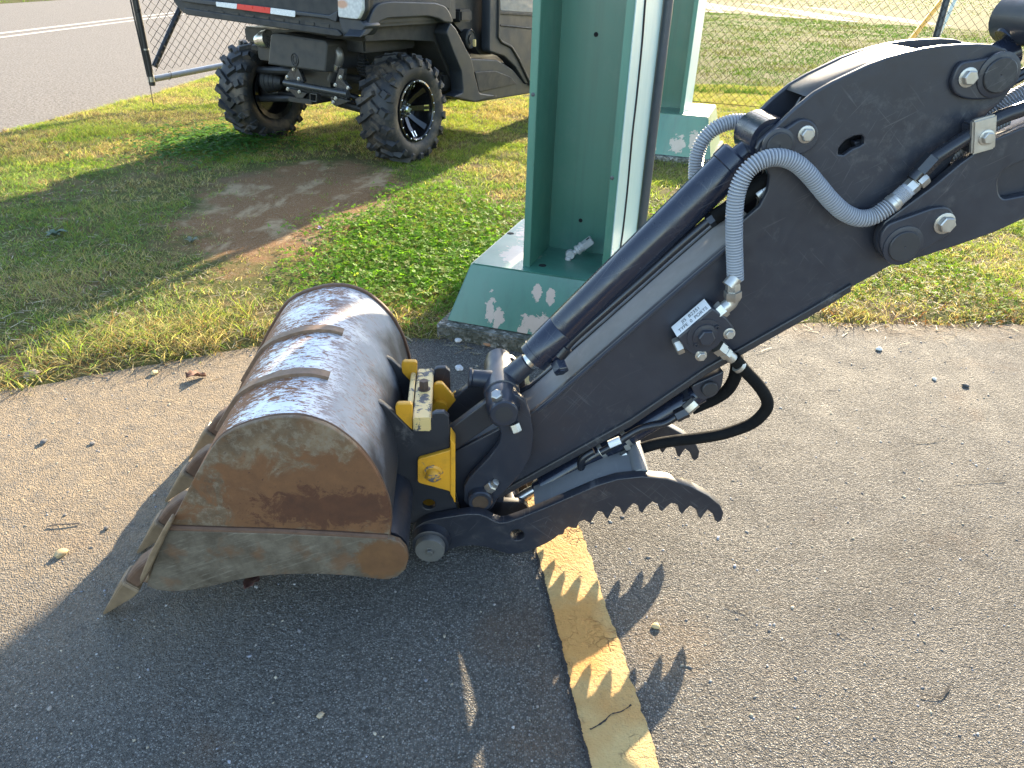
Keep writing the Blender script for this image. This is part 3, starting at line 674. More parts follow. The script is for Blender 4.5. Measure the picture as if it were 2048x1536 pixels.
# bed / tail valance
YR = -.46
val = rear('P', [(340, -90), (345, 2), (366, 27), (560, 55), (690, 76), (716, 74), (724, 40), (732, -90)], YR)
tail = plate('tail_panel', rnd(val, .03), YR, YR+.09, M_PLAST2, utv, 'y', bev=.006)
plate('tail_rib', rnd(rear('N', [(-60, -30), (60, -8), (830, 88), (880, 60), (870, 130), (820, 110), (60, 22), (-50, 5)], YR-.002), .012), YR-.022, YR+.002, M_PLAST, tail, 'y', bev=.005)
plate('tail_lip', rnd(rear('N', [(-30, 45), (870, 172), (900, 205), (880, 215), (-20, 85)], YR-.002), .012), YR-.014, YR+.002, M_PLAST2, tail, 'y', bev=.005)
for i in range(9):
    x = 60+i*88; plate('tail_slot', rear('N', [(x, 52+i*10.5), (x+52, 58+i*10.5), (x+50, 92+i*11.2), (x-2, 86+i*11.2)], YR), YR-.004, YR+.002, M_BLKSTEEL, tail, 'y', bev=.001)
k = NT('white_reflective_tape'); M_TAPEW = k.done(k.mix(k.ramp(k.vor(160), (.2, 0), (.6, 1)), (.72, .72, .70), (.58, .58, .58)), .3)
M_TAPER = mat_simple('red_reflective_tape', (.60, .025, .02), .35, 0, .12, 40, .02)
for nm, m, p in (('white_tape', M_TAPEW, [(152, 10), (276, 22), (273, 53), (155, 37)]), ('red_tape', M_TAPER, [(277, 22), (472, 45), (470, 80), (274, 53)]), ('white_tape', M_TAPEW, [(473, 45), (617, 64), (615, 100), (471, 80)])):
    plate(nm, rnd(rear('N', p, YR-.024), .006), YR-.0262, YR-.0225, m, tail, 'y', bev=.0008)
lp = rear('N', [(878, -60), (1022, -60), (1026, 58), (1000, 113), (884, 100)], YR-.01)
k = NT('tail_light_lens'); zz = k.sep()[2]; n = k.vor(60)
c = k.mix(n, (.62, .62, .60), (.42, .42, .42)); lc = lp[2][1]
dd = k.dist2(lp[4][0]+.035, lp[4][1]+.065, .05, .025); c = k.mix(k.ramp(dd, (.6, .8), (1.1, 0)), c, (.50, .24, .14))
M_LENS = k.done(c, .12, 0, None, .5, .6)
tl = plate('tail_light', rnd(lp, .015), YR-.035, YR+.02, M_LENS, utv, 'y', bev=.006)
lpo = rear('N', [(868, -60), (1034, -60), (1038, 62), (1008, 124), (874, 110)], YR-.005); plate('bezel', rnd(lpo, .018), YR-.012, YR+.02, M_PLAST2, tl, 'y', bev=.004)
b = MB(); b.box((0, .06, 1.02), (1.40, .86, .44)); b.build('cargo_bed', M_PLAST, utv, bev=.02)
# fender flare
XS = .735
fl = side('N', [(985, 218), (1008, 196), (1042, 140), (1068, 60), (1105, 18), (1180, 6), (1440, 14), (1500, 36), (1528, 84), (1542, 135), (1490, 132), (1462, 112), (1400, 96), (1160, 108), (1105, 132), (1070, 178), (1035, 214)], XS)
plate('fender_flare', rnd(fl, .03), XS-.11, XS, M_PLAST, utv, 'x', bev=.008)
plate('fender_panel', rnd(side('N', [(1020, -120), (1040, 120), (1090, 30), (1180, 12), (1440, 20), (1520, 60), (1535, -120)], XS-.02), .02), XS-.09, XS-.015, M_PLAST, utv, 'x', bev=.006)
plate('tail_corner', rnd(rear('N', [(872, 100), (1000, 112), (1040, 150), (1000, 212), (900, 196)], YR-.0), .02), YR-.012, YR+.12, M_PLAST, utv, 'y', bev=.008)
# wheel well liner and side body
plate('wheel_well_liner', side('N', [(990, 215), (1040, 130), (1150, 80), (1420, 80), (1500, 130), (1560, 250), (1640, 420), (1690, 560), (1540, 560), (1400, 240), (1200, 230), (1000, 240)], XS-.16), XS-.42, XS-.12, M_PLAST2, utv, 'x', bev=.003)
plate('splash_panel', rnd(side('N', [(1525, 130), (1560, 170), (1612, 275), (1650, 345), (1668, 440), (1694, 545), (1800, 560), (1668, 600), (1540, 566), (1600, 540), (1590, 420), (1540, 300), (1500, 190)], XS-.02), .02), XS-.12, XS-.02, M_PLAST, utv, 'x', bev=.008)
plate('rocker_panel', rnd(side('N', [(1600, 340), (1800, 350), (1890, 408), (1960, 490), (2200, 440), (2200, 512), (1672, 600), (1640, 500)], XS-.045), .02), XS-.14, XS-.045, M_PLAST, utv, 'x', bev=.008)
plate('step_panel', rnd(side('N', [(1668, 420), (1790, 415), (1880, 450), (1915, 492), (1694, 540)], XS-.035), .012), XS-.05, XS-.036, M_PLAST2, utv, 'x', bev=.005)
dr = plate('door', rnd(side('N', [(1758, -160), (1752, 300), (1840, 330), (1905, 392), (1965, 492), (2300, 440), (2300, -160)], XS-.03), .02), XS-.10, XS-.03, M_PLAST, utv, 'x', bev=.008)
pts = [(XS-.028, *uf.onX(p, XS-.028)) for p in px('N', (1806, -150), (1802, 215), (1822, 245), (1880, 275), (1922, 345), (1980, 470), (2010, 500))]
b = MB(); b.tube(pts, .012, 8); b.build('door_moulding', M_PLAST2, dr)
pts = [(XS-.028, *uf.onX(p, XS-.028)) for p in px('N', (1815, 148), (2060, 172), (2300, 190))]
b = MB(); b.tube(pts, .006, 8); b.build('door_crease', M_PLAST2, dr)
k = NT('cloudy_window'); M_WIN = k.done(k.mix(k.noise(14, 6, .7), (.16, .16, .16), (.34, .34, .34)), .22, 0, k.bump(k.noise(12, 4), .3, .01))
plate('window', rnd(side('N', [(1818, -160), (2250, -160), (2250, 90), (1822, 62)], XS-.02), .015), XS-.034, XS-.026, M_WIN, dr, 'x', bev=.002)
plate('window_frame', rnd(side('N', [(1806, 60), (1820, 66), (2260, 96), (2260, 112), (1810, 82)], XS-.02), .004), XS-.034, XS-.02, M_PLAST2, dr, 'x', bev=.002)
plate('rear_pillar', side('N', [(1530, -160), (1540, 130), (1700, 320), (1760, 320), (1760, -160)], XS-.12), XS-.25, XS-.12, M_BLKSTEEL, utv, 'x')
y_, z_ = uf.onX(px('N', (1635, 228))[0], XS-.09)
b = MB(); b.lathe((XS-.13, y_, z_), (1, 0, 0), [(0, .062), (.05, .062), (.056, .055), (.050, .05), (.05, .03), (.058, .03)], 24); b.build('filler_cap', M_PLAST2, utv)
y_, z_ = uf.onX(px('N', (1612, 92))[0], XS-.05)
b = MB(); b.box((XS-.09, y_, z_), (.10, .14, .075)); b.build('latch_box', M_PLAST2, utv, bev=.012)
y_, z_ = uf.onX(px('N', (1672, 252))[0], XS-.04)
b = MB(); b.box((XS-.05, y_, z_), (.02, .018, .045)); b.build('amber_reflector', mat_simple('pale_amber', (.6, .45, .2), .4), utv, bev=.003)
# cab, hood and roof (above the picture; they throw the long shadow)
b = MB(); b.box((0, 1.1, 1.90), (1.36, 1.55, .07)); b.build('roof', M_PLAST2, utv, bev=.02)
for sx in (-1, 1):
    for yy2 in (.46, 1.16, 1.86):
        b = MB(); b.box((sx*.64, yy2, 1.45), (.06, .07, .86)); b.build('cab_pillar', M_BLKSTEEL, utv, bev=.01)
b = MB(); b.box((0, .47, 1.3), (1.22, .03, 1.1)); b.build('rear_cab_panel', M_PLAST2, utv, bev=.01)
b = MB(); b.box((0, 2.2, .85), (1.3, .7, .5)); b.build('hood', M_PLAST, utv, bev=.06)
b = MB(); b.box((-.35, 1.2, .62), (.5, 1.4, .5)); b.box((0, 1.2, .43), (1.2, 1.5, .12)); b.build('cab_floor', M_BLKSTEEL, utv, bev=.02)
plate('door', rnd([(.45, .45), (1.85, .45), (1.85, 1.85), (.5, 1.85)], .05), -XS+.03, -XS+.08, M_PLAST, utv, 'x', bev=.008)
# chassis and running gear seen under the tail
def at(c, p, y): x, z = uf.onY(px(c, p)[0], y); return Vector((x, y, z))
mu = rear('N', [(470, 196), (500, 192), (790, 236), (806, 262), (792, 424), (780, 424), (456, 378), (454, 372)], -.37)
ms = plate('muffler_shield', rnd(mu, .02), -.37, -.17, mat_simple('dark_heat_shield', (.028, .027, .027), .55, 0, .2, 30), utv, 'y', bev=.012)
p = at('N', (612, 350), -.3715)
b = MB(); b.tube([p+Vector((.028*math.cos(a), 0, .034*math.sin(a))) for a in np.linspace(0, 6.28, 24)], .003, 6)
for sx in (-1, 1): b.tube([p+Vector((sx*.006, 0, .022)), p+Vector((sx*.016, 0, 0)), p+Vector((sx*.004, 0, -.022))], .0028, 6)
b.build('embossed_emblem', M_BLKSTEEL, ms)
b = MB(); pp = [at('N', q, -.27) for q in ((800, 268), (835, 276), (866, 300), (874, 340), (862, 380), (848, 420), (836, 462))]; b.tube(catmull(pp, 5), .028, 14); b.build('tail_pipe', mat_simple('dull_exhaust_steel', (.16, .15, .14), .45, .6, .25, 25), utv)
b = MB(); b.tube([at('N', (864, 376), -.27), at('N', (856, 400), -.27)], .031, 14); b.build('pipe_clamp', M_CHROME, utv)
b = MB(); b.tube([at('N', (848, 408), -.27), at('N', (832, 472), -.27)], .034, 14); b.build('pipe_sleeve', M_BLKSTEEL, utv)
b = MB(); b.tube([at('N', (462, 228), -.27), at('N', (430, 232), -.27), at('N', (398, 240), -.27)], .05, 14, lambda i: (.055, .05, .035)[i]); b.build('foil_wrap', mat_simple('crumpled_foil', (.6, .58, .54), .3, .9, .3, 25, .6), utv)
def bar(name, a, c_, y, r, m=M_BLKSTEEL, n=10):
    mb = MB(); mb.tube([at('N', a, y), at('N', c_, y if not isinstance(y, tuple) else y[1])], r, n); return mb.build(name, m, utv)
M_BAR = mat_simple('satin_black_tube', (.03, .03, .031), .3, 0, .15, 20)
bar('tow_crossbar', (556, 484), (925, 552), -.36, .020, M_BAR, 16)
bar('lower_crossbar', (590, 512), (930, 578), -.30, .018)
for nm, a, c_, r in (('upper_arm', (385, 408), (620, 418), .024), ('lower_arm', (395, 578), (665, 576), .022), ('upper_arm', (900, 452), (1010, 470), .024), ('lower_arm', (860, 600), (1010, 640), .024), ('trailing_arm', (940, 560), (1010, 585), .018)):
    bar(nm, a, c_, -.12, r)
for poly in ([(600, 398), (640, 402), (672, 478), (640, 500), (560, 470), (566, 448)], [(570, 510), (690, 545), (668, 572), (630, 572)], [(880, 400), (910, 404), (898, 470), (940, 520), (905, 540), (850, 505)], [(830, 565), (945, 590), (860, 622), (832, 605)]):
    plate('gusset_plate', rear('N', poly, -.32), -.33, -.30, M_BAR, utv, 'y', bev=.002)
for q in ((607, 406), (568, 452), (636, 462), (573, 522), (640, 538), (880, 453), (851, 498), (853, 576), (838, 600), (925, 515)):
    bolt('bolt', at('N', q, -.331), (0, -1, 0), .010, M_ZINC, utv)
b = MB(); pp = at('N', (545, 482), -.06); b.lathe(pp, (-1, 0, 0), [(0, .03)]+[(.02+i*.016, .045+.004*i+(.008 if i % 2 else -.004)) for i in range(9)]+[(.2, .05), (.3, .03)], 20); b.build('axle_boot', M_PLAST2, utv)
b = MB(); b.box(at('N', (720, 455), .05)+Vector((0, .1, 0)), (.5, .35, .22)); b.build('gearcase', M_BLKSTEEL, utv, bev=.03)
b = MB(); b.box(at('N', (725, 575), -.2), (.20, .25, .03)); b.build('hitch_plate', M_BLKSTEEL, utv, bev=.004)
rc = rear('N', [(700, 545), (742, 551), (740, 600), (698, 594)], -.34); ri = rear('N', [(706, 552), (736, 557), (734, 593), (704, 588)], -.34)
plate('hitch_receiver', rc, -.34, -.14, M_BAR, utv, 'y', holes=[ri], bev=.002)
b = MB(); hx = [at('N', (965+75*i/60, 290+150*i/60), -.05)+Vector((.045*math.cos(i*.85), .045*math.sin(i*.85), 0)) for i in range(61)]; b.tube(hx, .008, 7); b.build('shock_spring', M_BAR, utv)
b = MB(); b.tube([at('N', (955, 270), -.05), at('N', (1050, 455), -.05)], .022, 10); b.build('shock_body', M_BLKSTEEL, utv)
b = MB(); b.box((0, .5, .60), (.7, 1.5, .10)); b.box((0, 0.05, .69), (1.0, .5, .09)); b.build('frame', M_BLKSTEEL, utv, bev=.01)
for sx in (-1, 1):
    b = MB(); b.lathe((sx*.50, 0, TR-.008), (sx, 0, 0), [(-.35, .018), (-.05, .018), (0, .06), (.06, .07), (.10, .045)], 18); b.build('hub', M_BLKSTEEL, utv)
# ================================================================ EXCAVATOR ARM WITH BUCKET, COUPLER AND THUMB
TH = .08; af = Frame((-math.sin(TH)*1.32, math.cos(TH)*1.32), TH)
arm = thing('excavator_arm', af.o, TH, 'black excavator arm with rusty toothed bucket, yellow coupler and thumb resting on asphalt', 'excavator arm')
def pf(c, pts, b): return [af.onY(p, b) for p in px(c, *pts)]
def p1(c, p, b): a, z = af.onY(px(c, p)[0], b); return Vector((a, b, z))
def part(name, parent=arm):
    o = bpy.data.objects.new(name, None); COL.objects.link(o); o.parent = parent; return o
M_BLK = mat_black_paint('black_machine_paint', (.021, .0235, .032), dust=.30, scr=.12)
M_BLK2 = mat_black_paint('black_machine_paint_scuffed', (.021, .021, .024), .8, .2, .42)
M_BLKG = mat_black_paint('glossy_blue_black_cylinder_paint', (.011, .0145, .027), .10, .2, .22)
M_TOPD = mat_black_paint('dust_greyed_top_paint', (.17, .17, .165), .95, .4, .6, (.30, .29, .27))
M_NAVY = mat_black_paint('black_thumb_paint', (.017, .0185, .025), .30, .15, .40, (.13, .115, .10))
M_YEL = mat_yellow('chipped_yellow_paint', .66); M_YELTOP = mat_yellow('badly_chipped_yellow_paint', .545, pale=.75); M_YELTOP.name = 'pale_chipped_yellow_paint'
M_RUBR = mat_simple('black_rubber_hose', (.005, .005, .005), .9, 0, .25, 60, .5, .2)
M_PINR = mat_simple('rusty_brown_pin_face', (.075, .048, .030), .6, .3, .45, 45, .3)
M_PINF = mat_black_paint('painted_pin_face', (.022, .022, .024), .3, .3, .5)
M_BOLTR = mat_simple('rusted_bolt', (.10, .062, .042), .7, .3, .4, 60, .3)
M_TUBE = mat_simple('black_steel_line', (.014, .015, .019), .3, 0, .2, 25)
M_STEEL = mat_simple('bright_worn_steel', (.50, .48, .45), .3, .9, .2, 40)

# ---------------------------------------------------------------- bucket
BN, BF = -.29, .285
shell_px = [(288, 1166), (335, 1062), (390, 952), (420, 902), (437, 880), (458, 865), (480, 855), (510, 845), (540, 838), (570, 835), (600, 836), (630, 843), (660, 855), (692, 876), (720, 901), (742, 929), (760, 960), (772, 990), (779, 1015), (782, 1042), (778, 1080)]
prof = [Vector(af.onY(p, BN)) for p in shell_px]
prof = prof[:4]+[Vector(p) for p in catmull(prof[3:], 3)][1:]
xs_ = [p.x for p in prof]
SPX, SPZ = af.onY((640, 985), BN); LPX, LPZ = af.onY((765, 1112), BN)
XG = af.onY((690, 860), BN)[0]-.035; XB = af.onY((770, 985), BN)[0]-.025
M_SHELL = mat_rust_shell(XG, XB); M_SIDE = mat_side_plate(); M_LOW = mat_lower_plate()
M_RUSTBAR = mat_simple('rust_brown_steel', (.115, .062, .036), .7, .15, .5, 45, .4)
M_TOOTH = mat_simple('worn_tooth_steel', (.19, .13, .075), .55, .25, .6, 45, .4)
M_RIB = mat_simple('rusty_worn_rib', (.17, .105, .065), .65, .2, .55, 70, .4)
bucket = part('bucket')
def offset(pts, dd):
    out = []
    for i, p in enumerate(pts):
        t = (pts[min(i+1, len(pts)-1)]-pts[max(i-1, 0)]).normalized(); out.append(p+Vector((t.y, -t.x))*dd)
    return out
def sheetband(name, pts, th, b0, b1, m, parent, nb=1):
    inn = offset(pts, th); V = []; F = []; n = len(pts)
    for j in range(nb+1):
        b = b0+(b1-b0)*j/nb
        for p in pts: V.append((p.x, b, p.y))
        for p in inn: V.append((p.x, b, p.y))
    s = 2*n
    for j in range(nb):
        for i in range(n-1):
            o = j*s; F.append((o+i, o+i+1, o+s+i+1, o+s+i)); F.append((o+n+i, o+s+n+i, o+s+n+i+1, o+n+i+1))
        for i in (0, n-1): o = j*s; F.append((o+i, o+n+i, o+s+n+i, o+s+i))
    for j in (0, nb):
        for i in range(n-1): o = j*s; F.append((o+i, o+n+i, o+n+i+1, o+i+1))
    mb = MB(); mb.add(V, F); return mb.build(name, m, parent, 40)
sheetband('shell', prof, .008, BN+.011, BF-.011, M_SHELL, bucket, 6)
low_px = [(330, 1060), (560, 1066), (779, 1076), (800, 1083), (813, 1098), (817, 1116), (811, 1138), (796, 1152), (776, 1158), (755, 1157), (700, 1150), (640, 1147), (580, 1147), (520, 1151), (470, 1160), (420, 1172), (380, 1180), (340, 1182), (312, 1178), (294, 1170)]
side_prof = [tuple(p) for p in prof]+[af.onY((640, 1110), BN), af.onY((420, 1130), BN)]
low = [af.onY(p, BN-.006) for p in low_px]
for b0, b1, nm in ((BN, BN+.011, 'n'), (BF-.011, BF, 'f')):
    sp = side_prof if nm == 'n' else [tuple(p) for p in offset(prof, -.006)]+side_prof[len(prof):]
    plate('side_plate', sp, b0, b1, M_SIDE if nm == 'n' else M_RUSTBAR, bucket, bev=.002)
    s = -1 if nm == 'n' else 1; e0 = BN-.008 if nm == 'n' else BF-.004
    plate('side_cutter', low, e0, e0+.013, M_LOW, bucket, bev=.002)
# weld bead between plate and cutter, and round the shell
b = MB(); b.tube([p1('P', q, BN-.003) for q in ((335, 1055), (450, 1059), (560, 1062), (680, 1068), (776, 1074))], .0055, 8); b.build('weld_bead', M_RUSTBAR, bucket)
b = MB(); b.tube([Vector((p.x, BN+.0115, p.y)) for p in offset(prof[3:], .0012)], .0028, 6); b.build('weld_bead', M_RUSTBAR, bucket)
wb = [af.onY(p, BN-.02) for p in ((279, 1158), (283, 1168), (300, 1140), (330, 1075), (345, 1045), (338, 1040), (322, 1066), (298, 1110))]
plate('wear_bar', rnd(wb, .004), BN-.022, BN+.0, M_TOOTH, bucket, bev=.003)
# wear strips welded round the shell
for bb in (-.142, .042):
    sheetband('wear_strip', offset(prof[2:28], -.007), .0075, bb-.011, bb+.011, M_RIB, bucket)
# cutting edge and teeth
l0, l1 = prof[0], prof[1]; dl = (l1-l0).normalized(); nl = Vector((-dl.y, dl.x))
lip = [l0-dl*.012+nl*.004, l0+dl*.07+nl*.004, l0+dl*.08-nl*.004, l0+dl*.07-nl*.014, l0-dl*.012-nl*.012]
plate('cutting_edge', [tuple(q) for q in lip], BN+.012, BF-.012, M_RUSTBAR, bucket, bev=.002)
tipu, tipz = af.onY((217, 1232), -.262); ra = l0+dl*.0
td = Vector((tipu, .004))-(l0+dl*.04); tl_ = td.length; td.normalize(); tn = Vector((-td.y, td.x))
def tooth_mesh(tip):
    V = []; F = []
    # adapter wrapping the lip, then the tapered chisel point: (distance, half width, thickness above, thickness below)
    secs = [(.070, .022, .017, .015), (.074, .025, .020, .017), (.095, .0255, .018, .016), (tl_*.78, .022, .009, .008), (tl_, .018, .002, .002)] if tip else [(-.016, .013, .005, .003), (.0, .020, .014, .004), (.03, .021, .019, .008), (.060, .019, .017, .011), (.088, .016, .012, .010)]
    for (s, hw, up, dn) in secs:
        q = Vector(l0+dl*.04)+td*s
        for (y, o) in ((-hw, up*.75), (-hw*.8, up), (hw*.8, up), (hw, up*.75), (hw, -dn), (-hw, -dn)):
            pp = q-tn*o; V.append((pp.x, y, pp.y))
    n = 6
    for j in range(len(secs)-1):
        for i in range(n): F.append((j*n+i, j*n+(i+1) % n, (j+1)*n+(i+1) % n, (j+1)*n+i))
    F.append(tuple(range(n))); F.append(tuple((len(secs)-1)*n+i for i in reversed(range(n))))
    mb = MB(); mb.add(V, F); return mb
t0 = tooth_mesh(False).build('tooth_adapter', M_RUSTBAR, bucket, 30, bev=.0015); t0.location = (0, -.258, 0)
t1 = tooth_mesh(True).build('tooth_tip', M_TOOTH, bucket, 30, bev=.0015); t1.location = (0, -.258, 0)
for bb in (-.09, .082, .252):
    for tq in (t0, t1): o = tq.copy(); COL.objects.link(o); o.parent = bucket; o.location = (0, bb, 0)
# rear pivot tube between side plate and ears
c0 = af.onY((765, 1112), BN); c0 = Vector((c0[0]+.004, 0, c0[1]+.006))
for y0, y1 in ((BN+.012, -.098), (.098, BF-.012)):
    b = MB(); b.lathe((c0.x, y0, c0.z), (0, 1, 0), [(0, .043), (abs(y1-y0), .043)], 28); b.build('pivot_tube', M_NAVY, bucket)
# ears
EN = -.100
ear = pf('D', [(8, 455), (28, 425), (60, 418), (110, 440), (170, 490), (240, 560), (342, 660), (344, 600), (498, 575), (500, 525), (530, 508), (600, 506), (638, 540), (646, 700), (646, 1140), (700, 1270), (712, 1320), (690, 1350), (520, 1365), (330, 1400), (230, 1400), (170, 1180), (150, 1000), (110, 860), (60, 700), (30, 560)], EN)
hole = pf('D', [(475+52*math.cos(a), 1248+40*math.sin(a)) for a in np.linspace(0, 6.28, 18)[:-1]], EN)
for b0, b1 in ((EN, EN+.014), (-EN-.014, -EN)):
    plate('ear', ear, b0, b1, M_BLK2, bucket, holes=[hole], bev=.002)
b = MB(); xx, zz = af.onY(px('D', (470, 1190))[0], 0); b.box((xx, 0, zz+.01), (.035, .155, .05)); b.build('yellow_pin_block', M_YEL, bucket, bev=.003)

# ---------------------------------------------------------------- coupler (yellow)
coup = part('coupler')
pl = pf('D', [(385, 885), (645, 812), (690, 770), (690, 1216), (645, 1142), (385, 1072)], EN-.012)
for b0, b1 in ((EN-.012, EN-.001), (-EN+.001, -EN+.012)):
    plate('cheek_plate', rnd(pl, .006), b0, b1, M_YEL, coup, bev=.0015)
fl_ = pf('D', [(648, 690), (690, 745), (690, 1216), (648, 1142)], EN-.004)
plate('cheek_flange', rnd(fl_, .004), EN-.014, EN+.03, M_YEL, coup, bev=.002)
b = MB(); q = p1('D', (512, 996), EN-.012); b.lathe(q+Vector((0, .002, 0)), (0, -1, 0), [(0, .021), (.004, .0205), (.006, .0155), (.013, .0145), (.018, .011), (.020, .004)], 20); b.build('pivot_bolt', mat_yellow('worn_yellow_bolt', .50), coup)
for bb, d_ in ((-.088, 0), (.088, 1)):
    pp = pf('D', [(204, 452), (222, 425), (330, 425), (346, 440), (346, 655), (212, 525)], -.090)
    plate('hook_plate', rnd(pp, .005), bb-.006, bb+.006, M_YEL, coup, bev=.002)
# locking bar across the top
u0_, zt_ = af.onY(px('D', (345, 550))[0], -.102); u1_, _ = af.onY(px('D', (490, 550))[0], -.102); _, zb_ = af.onY(px('D', (345, 660))[0], -.102)
b = MB(); b.box(((u0_+u1_)/2, 0, (zt_+zb_)/2), (u1_-u0_, .206, zt_-zb_)); b.build('locking_bar', M_YELTOP, coup, bev=.0025)
b = MB(); b.box((u0_-.008, .01, zt_-.012), (.011, .17, .026)); b.build('locking_bar_rail', M_YELTOP, coup, bev=.002)
bolt('bar_bolt', p1('D', (440, 318), .01)*0+Vector(((u0_+u1_)/2, .012, zt_-.001)), (0, 0, 1), .0115, M_BOLTR, coup, .019)
xb_, zb2 = af.onY(px('D', (560, 360))[0], .045)
plate('rib_plate', rnd(pf('D', [(512, 470), (512, 270), (545, 250), (585, 252), (698, 385), (640, 455), (610, 490)], .055), .004), .045, .058, M_YEL, coup, bev=.002)
b = MB(); b.lathe(p1('D', (560, 480), .03), (0, 1, 0), [(0, .018), (.05, .018)], 18); b.build('pin_boss', M_YEL, coup)
b = MB(); b.lathe(p1('D', (590, 900), -.084), (0, 1, 0), [(0, .021), (.168, .021)], 20); b.build('link_pin', M_BLK, coup)

# ---------------------------------------------------------------- dipper arm
dip = part('dipper_arm')
AN = -.058
head = [(500, 1215), (600, 1130), (645, 1045), (655, 965), (625, 905), (592, 860), (582, 815), (600, 775), (640, 735), (700, 685), (800, 590), (900, 508), (1000, 450), (1100, 402), (1200, 354), (1300, 316), (1400, 288), (1500, 265), (1600, 250), (1700, 243), (1800, 240), (1880, 245), (1950, 266), (1990, 310), (2010, 372), (2006, 432), (1984, 486), (1930, 552), (1850, 622), (1740, 740), (1640, 900), (1560, 1100), (1480, 1300), (1342, 1441)]
lowp = [(1700, 577), (1620, 626), (1412, 743), (1260, 847), (1120, 925), (1010, 988), (1004, 1022), (985, 1043), (962, 1049), (938, 1042), (921, 1022), (915, 1000), (905, 955), (902, 915), (912, 902), (1068, 822), (1100, 795), (1370, 561), (1457, 487)]
nearp = [af.onY(p, AN) for p in px('B', *head)]+[af.onY(p, AN) for p in lowp]
slot = pf('B', [(1030, 845), (1035, 810), (1070, 770), (1120, 745), (1160, 740), (1172, 755), (1172, 785), (1150, 800), (1110, 815), (1060, 850)], AN)
near_side = plate('side_plate', nearp, AN, AN+.012, M_BLK, dip, holes=[slot], bev=.0025)
plate('side_plate', nearp, -AN-.012, -AN, M_BLK, dip, bev=.0025)
corep = [af.onY(p, AN) for p in [(1640, 600), (1412, 733), (1260, 837), (1120, 915), (1000, 985), (960, 1000), (925, 960), (920, 910), (1068, 827), (1100, 800), (1370, 566), (1457, 492), (1520, 450), (1560, 480)]]
plate('box_section', corep, AN+.0125, -AN-.0125, M_TOPD, dip, bev=.001)
plate('inner_web', [af.onY(p, AN) for p in px('B', (700, 900), (900, 560), (1300, 345), (1700, 290), (1900, 330), (1850, 560), (1500, 1000), (1300, 1300), (900, 1300), (640, 1200))], -.004, .004, M_BLK, dip)
tc_ = pf('B', [(878, 538), (900, 512), (1000, 455), (1100, 407), (1200, 359), (1300, 321), (1400, 293), (1490, 272), (1500, 300), (1400, 325), (1300, 352), (1200, 390), (1100, 438), (1000, 486), (900, 545)], AN)
plate('top_cover', tc_, AN+.0125, -AN-.0125, M_BLK2, dip, bev=.001)
bf_ = [af.onY(p, AN) for p in ((1700, 566), (1620, 613), (1412, 731), (1260, 835), (1120, 913), (1000, 980), (992, 998), (1120, 929), (1260, 851), (1412, 747), (1620, 630), (1700, 581))]
plate('bottom_flange', bf_, AN-.007, -AN+.007, M_BLK2, dip, bev=.003)
wl = [p1('P', q, AN-.001) for q in ((1075, 823), (1104, 800), (1372, 567), (1458, 494))]
b = MB(); b.tube(wl, .0035, 6); b.build('weld_seam', M_BLK, dip)
sp_ = pf('B', [(1110, 775), (1160, 765), (1185, 800), (1330, 1000), (1300, 1040), (1120, 810)], AN+.02); plate('slot_stop', sp_, AN+.014, AN+.03, M_BLK, dip)
def lug(name, parent, ptsB, b0, th_, pinB, pr, boltB, br, m=M_BLK, face=M_PINF, ring=True):
    o = plate(name, ptsB, b0-th_, b0, m, parent, bev=.003)
    a, z = af.onY(px('B', pinB)[0], b0-th_)
    if ring:
        mb = MB(); mb.lathe((a, b0-th_+.001, z), (0, -1, 0), [(0, pr*1.30), (.003, pr*1.28), (.0045, pr*1.05), (.0045, pr*.9)], 28); mb.build('pin_ring', m, o)
    mb = MB(); mb.lathe((a, b0-th_, z), (0, -1, 0), [(0, pr), (.006, pr), (.0075, pr*.94), (.0075, pr*.07), (.006, .0001)], 28); mb.build('pin_face', face, o)
    a, z = af.onY(px('B', boltB)[0], b0-th_-.004); bolt('bolt', (a, b0-th_, z), (0, -1, 0), br, M_ZINC, o)
    return o
sm = lambda pts, b: [tuple(q) for q in catmull([(*q, 0) for q in pf('B', pts, b)], 4, True)]
sm2 = lambda pts, b: [(q[0], q[1]) for q in sm(pts, b)]
lug('cylinder_lug', dip, rnd(pf('B', [(618, 800), (660, 765), (830, 648), (890, 660), (925, 710), (925, 770), (890, 820), (800, 860), (640, 900), (600, 850)], AN-.01), .02), AN, .010, (702, 795), .022, (860, 738), .0125)
lug('head_lug', dip, sm2([(1655, 440), (1700, 350), (1790, 328), (1920, 312), (1975, 345), (1990, 420), (1960, 500), (1880, 540), (1760, 545), (1690, 525), (1660, 490)], AN-.01), AN, .010, (1908, 410), .028, (1748, 425), .0135)
# cylinder pin between the head plates
a_, z_ = af.onY(px('B', (702, 795))[0], AN-.01)
PINU = Vector((a_, 0, z_))
b = MB(); b.lathe((a_, -.046, z_), (0, 1, 0), [(0, .030), (.092, .030)], 24); b.build('cylinder_pin', M_BLK, dip)
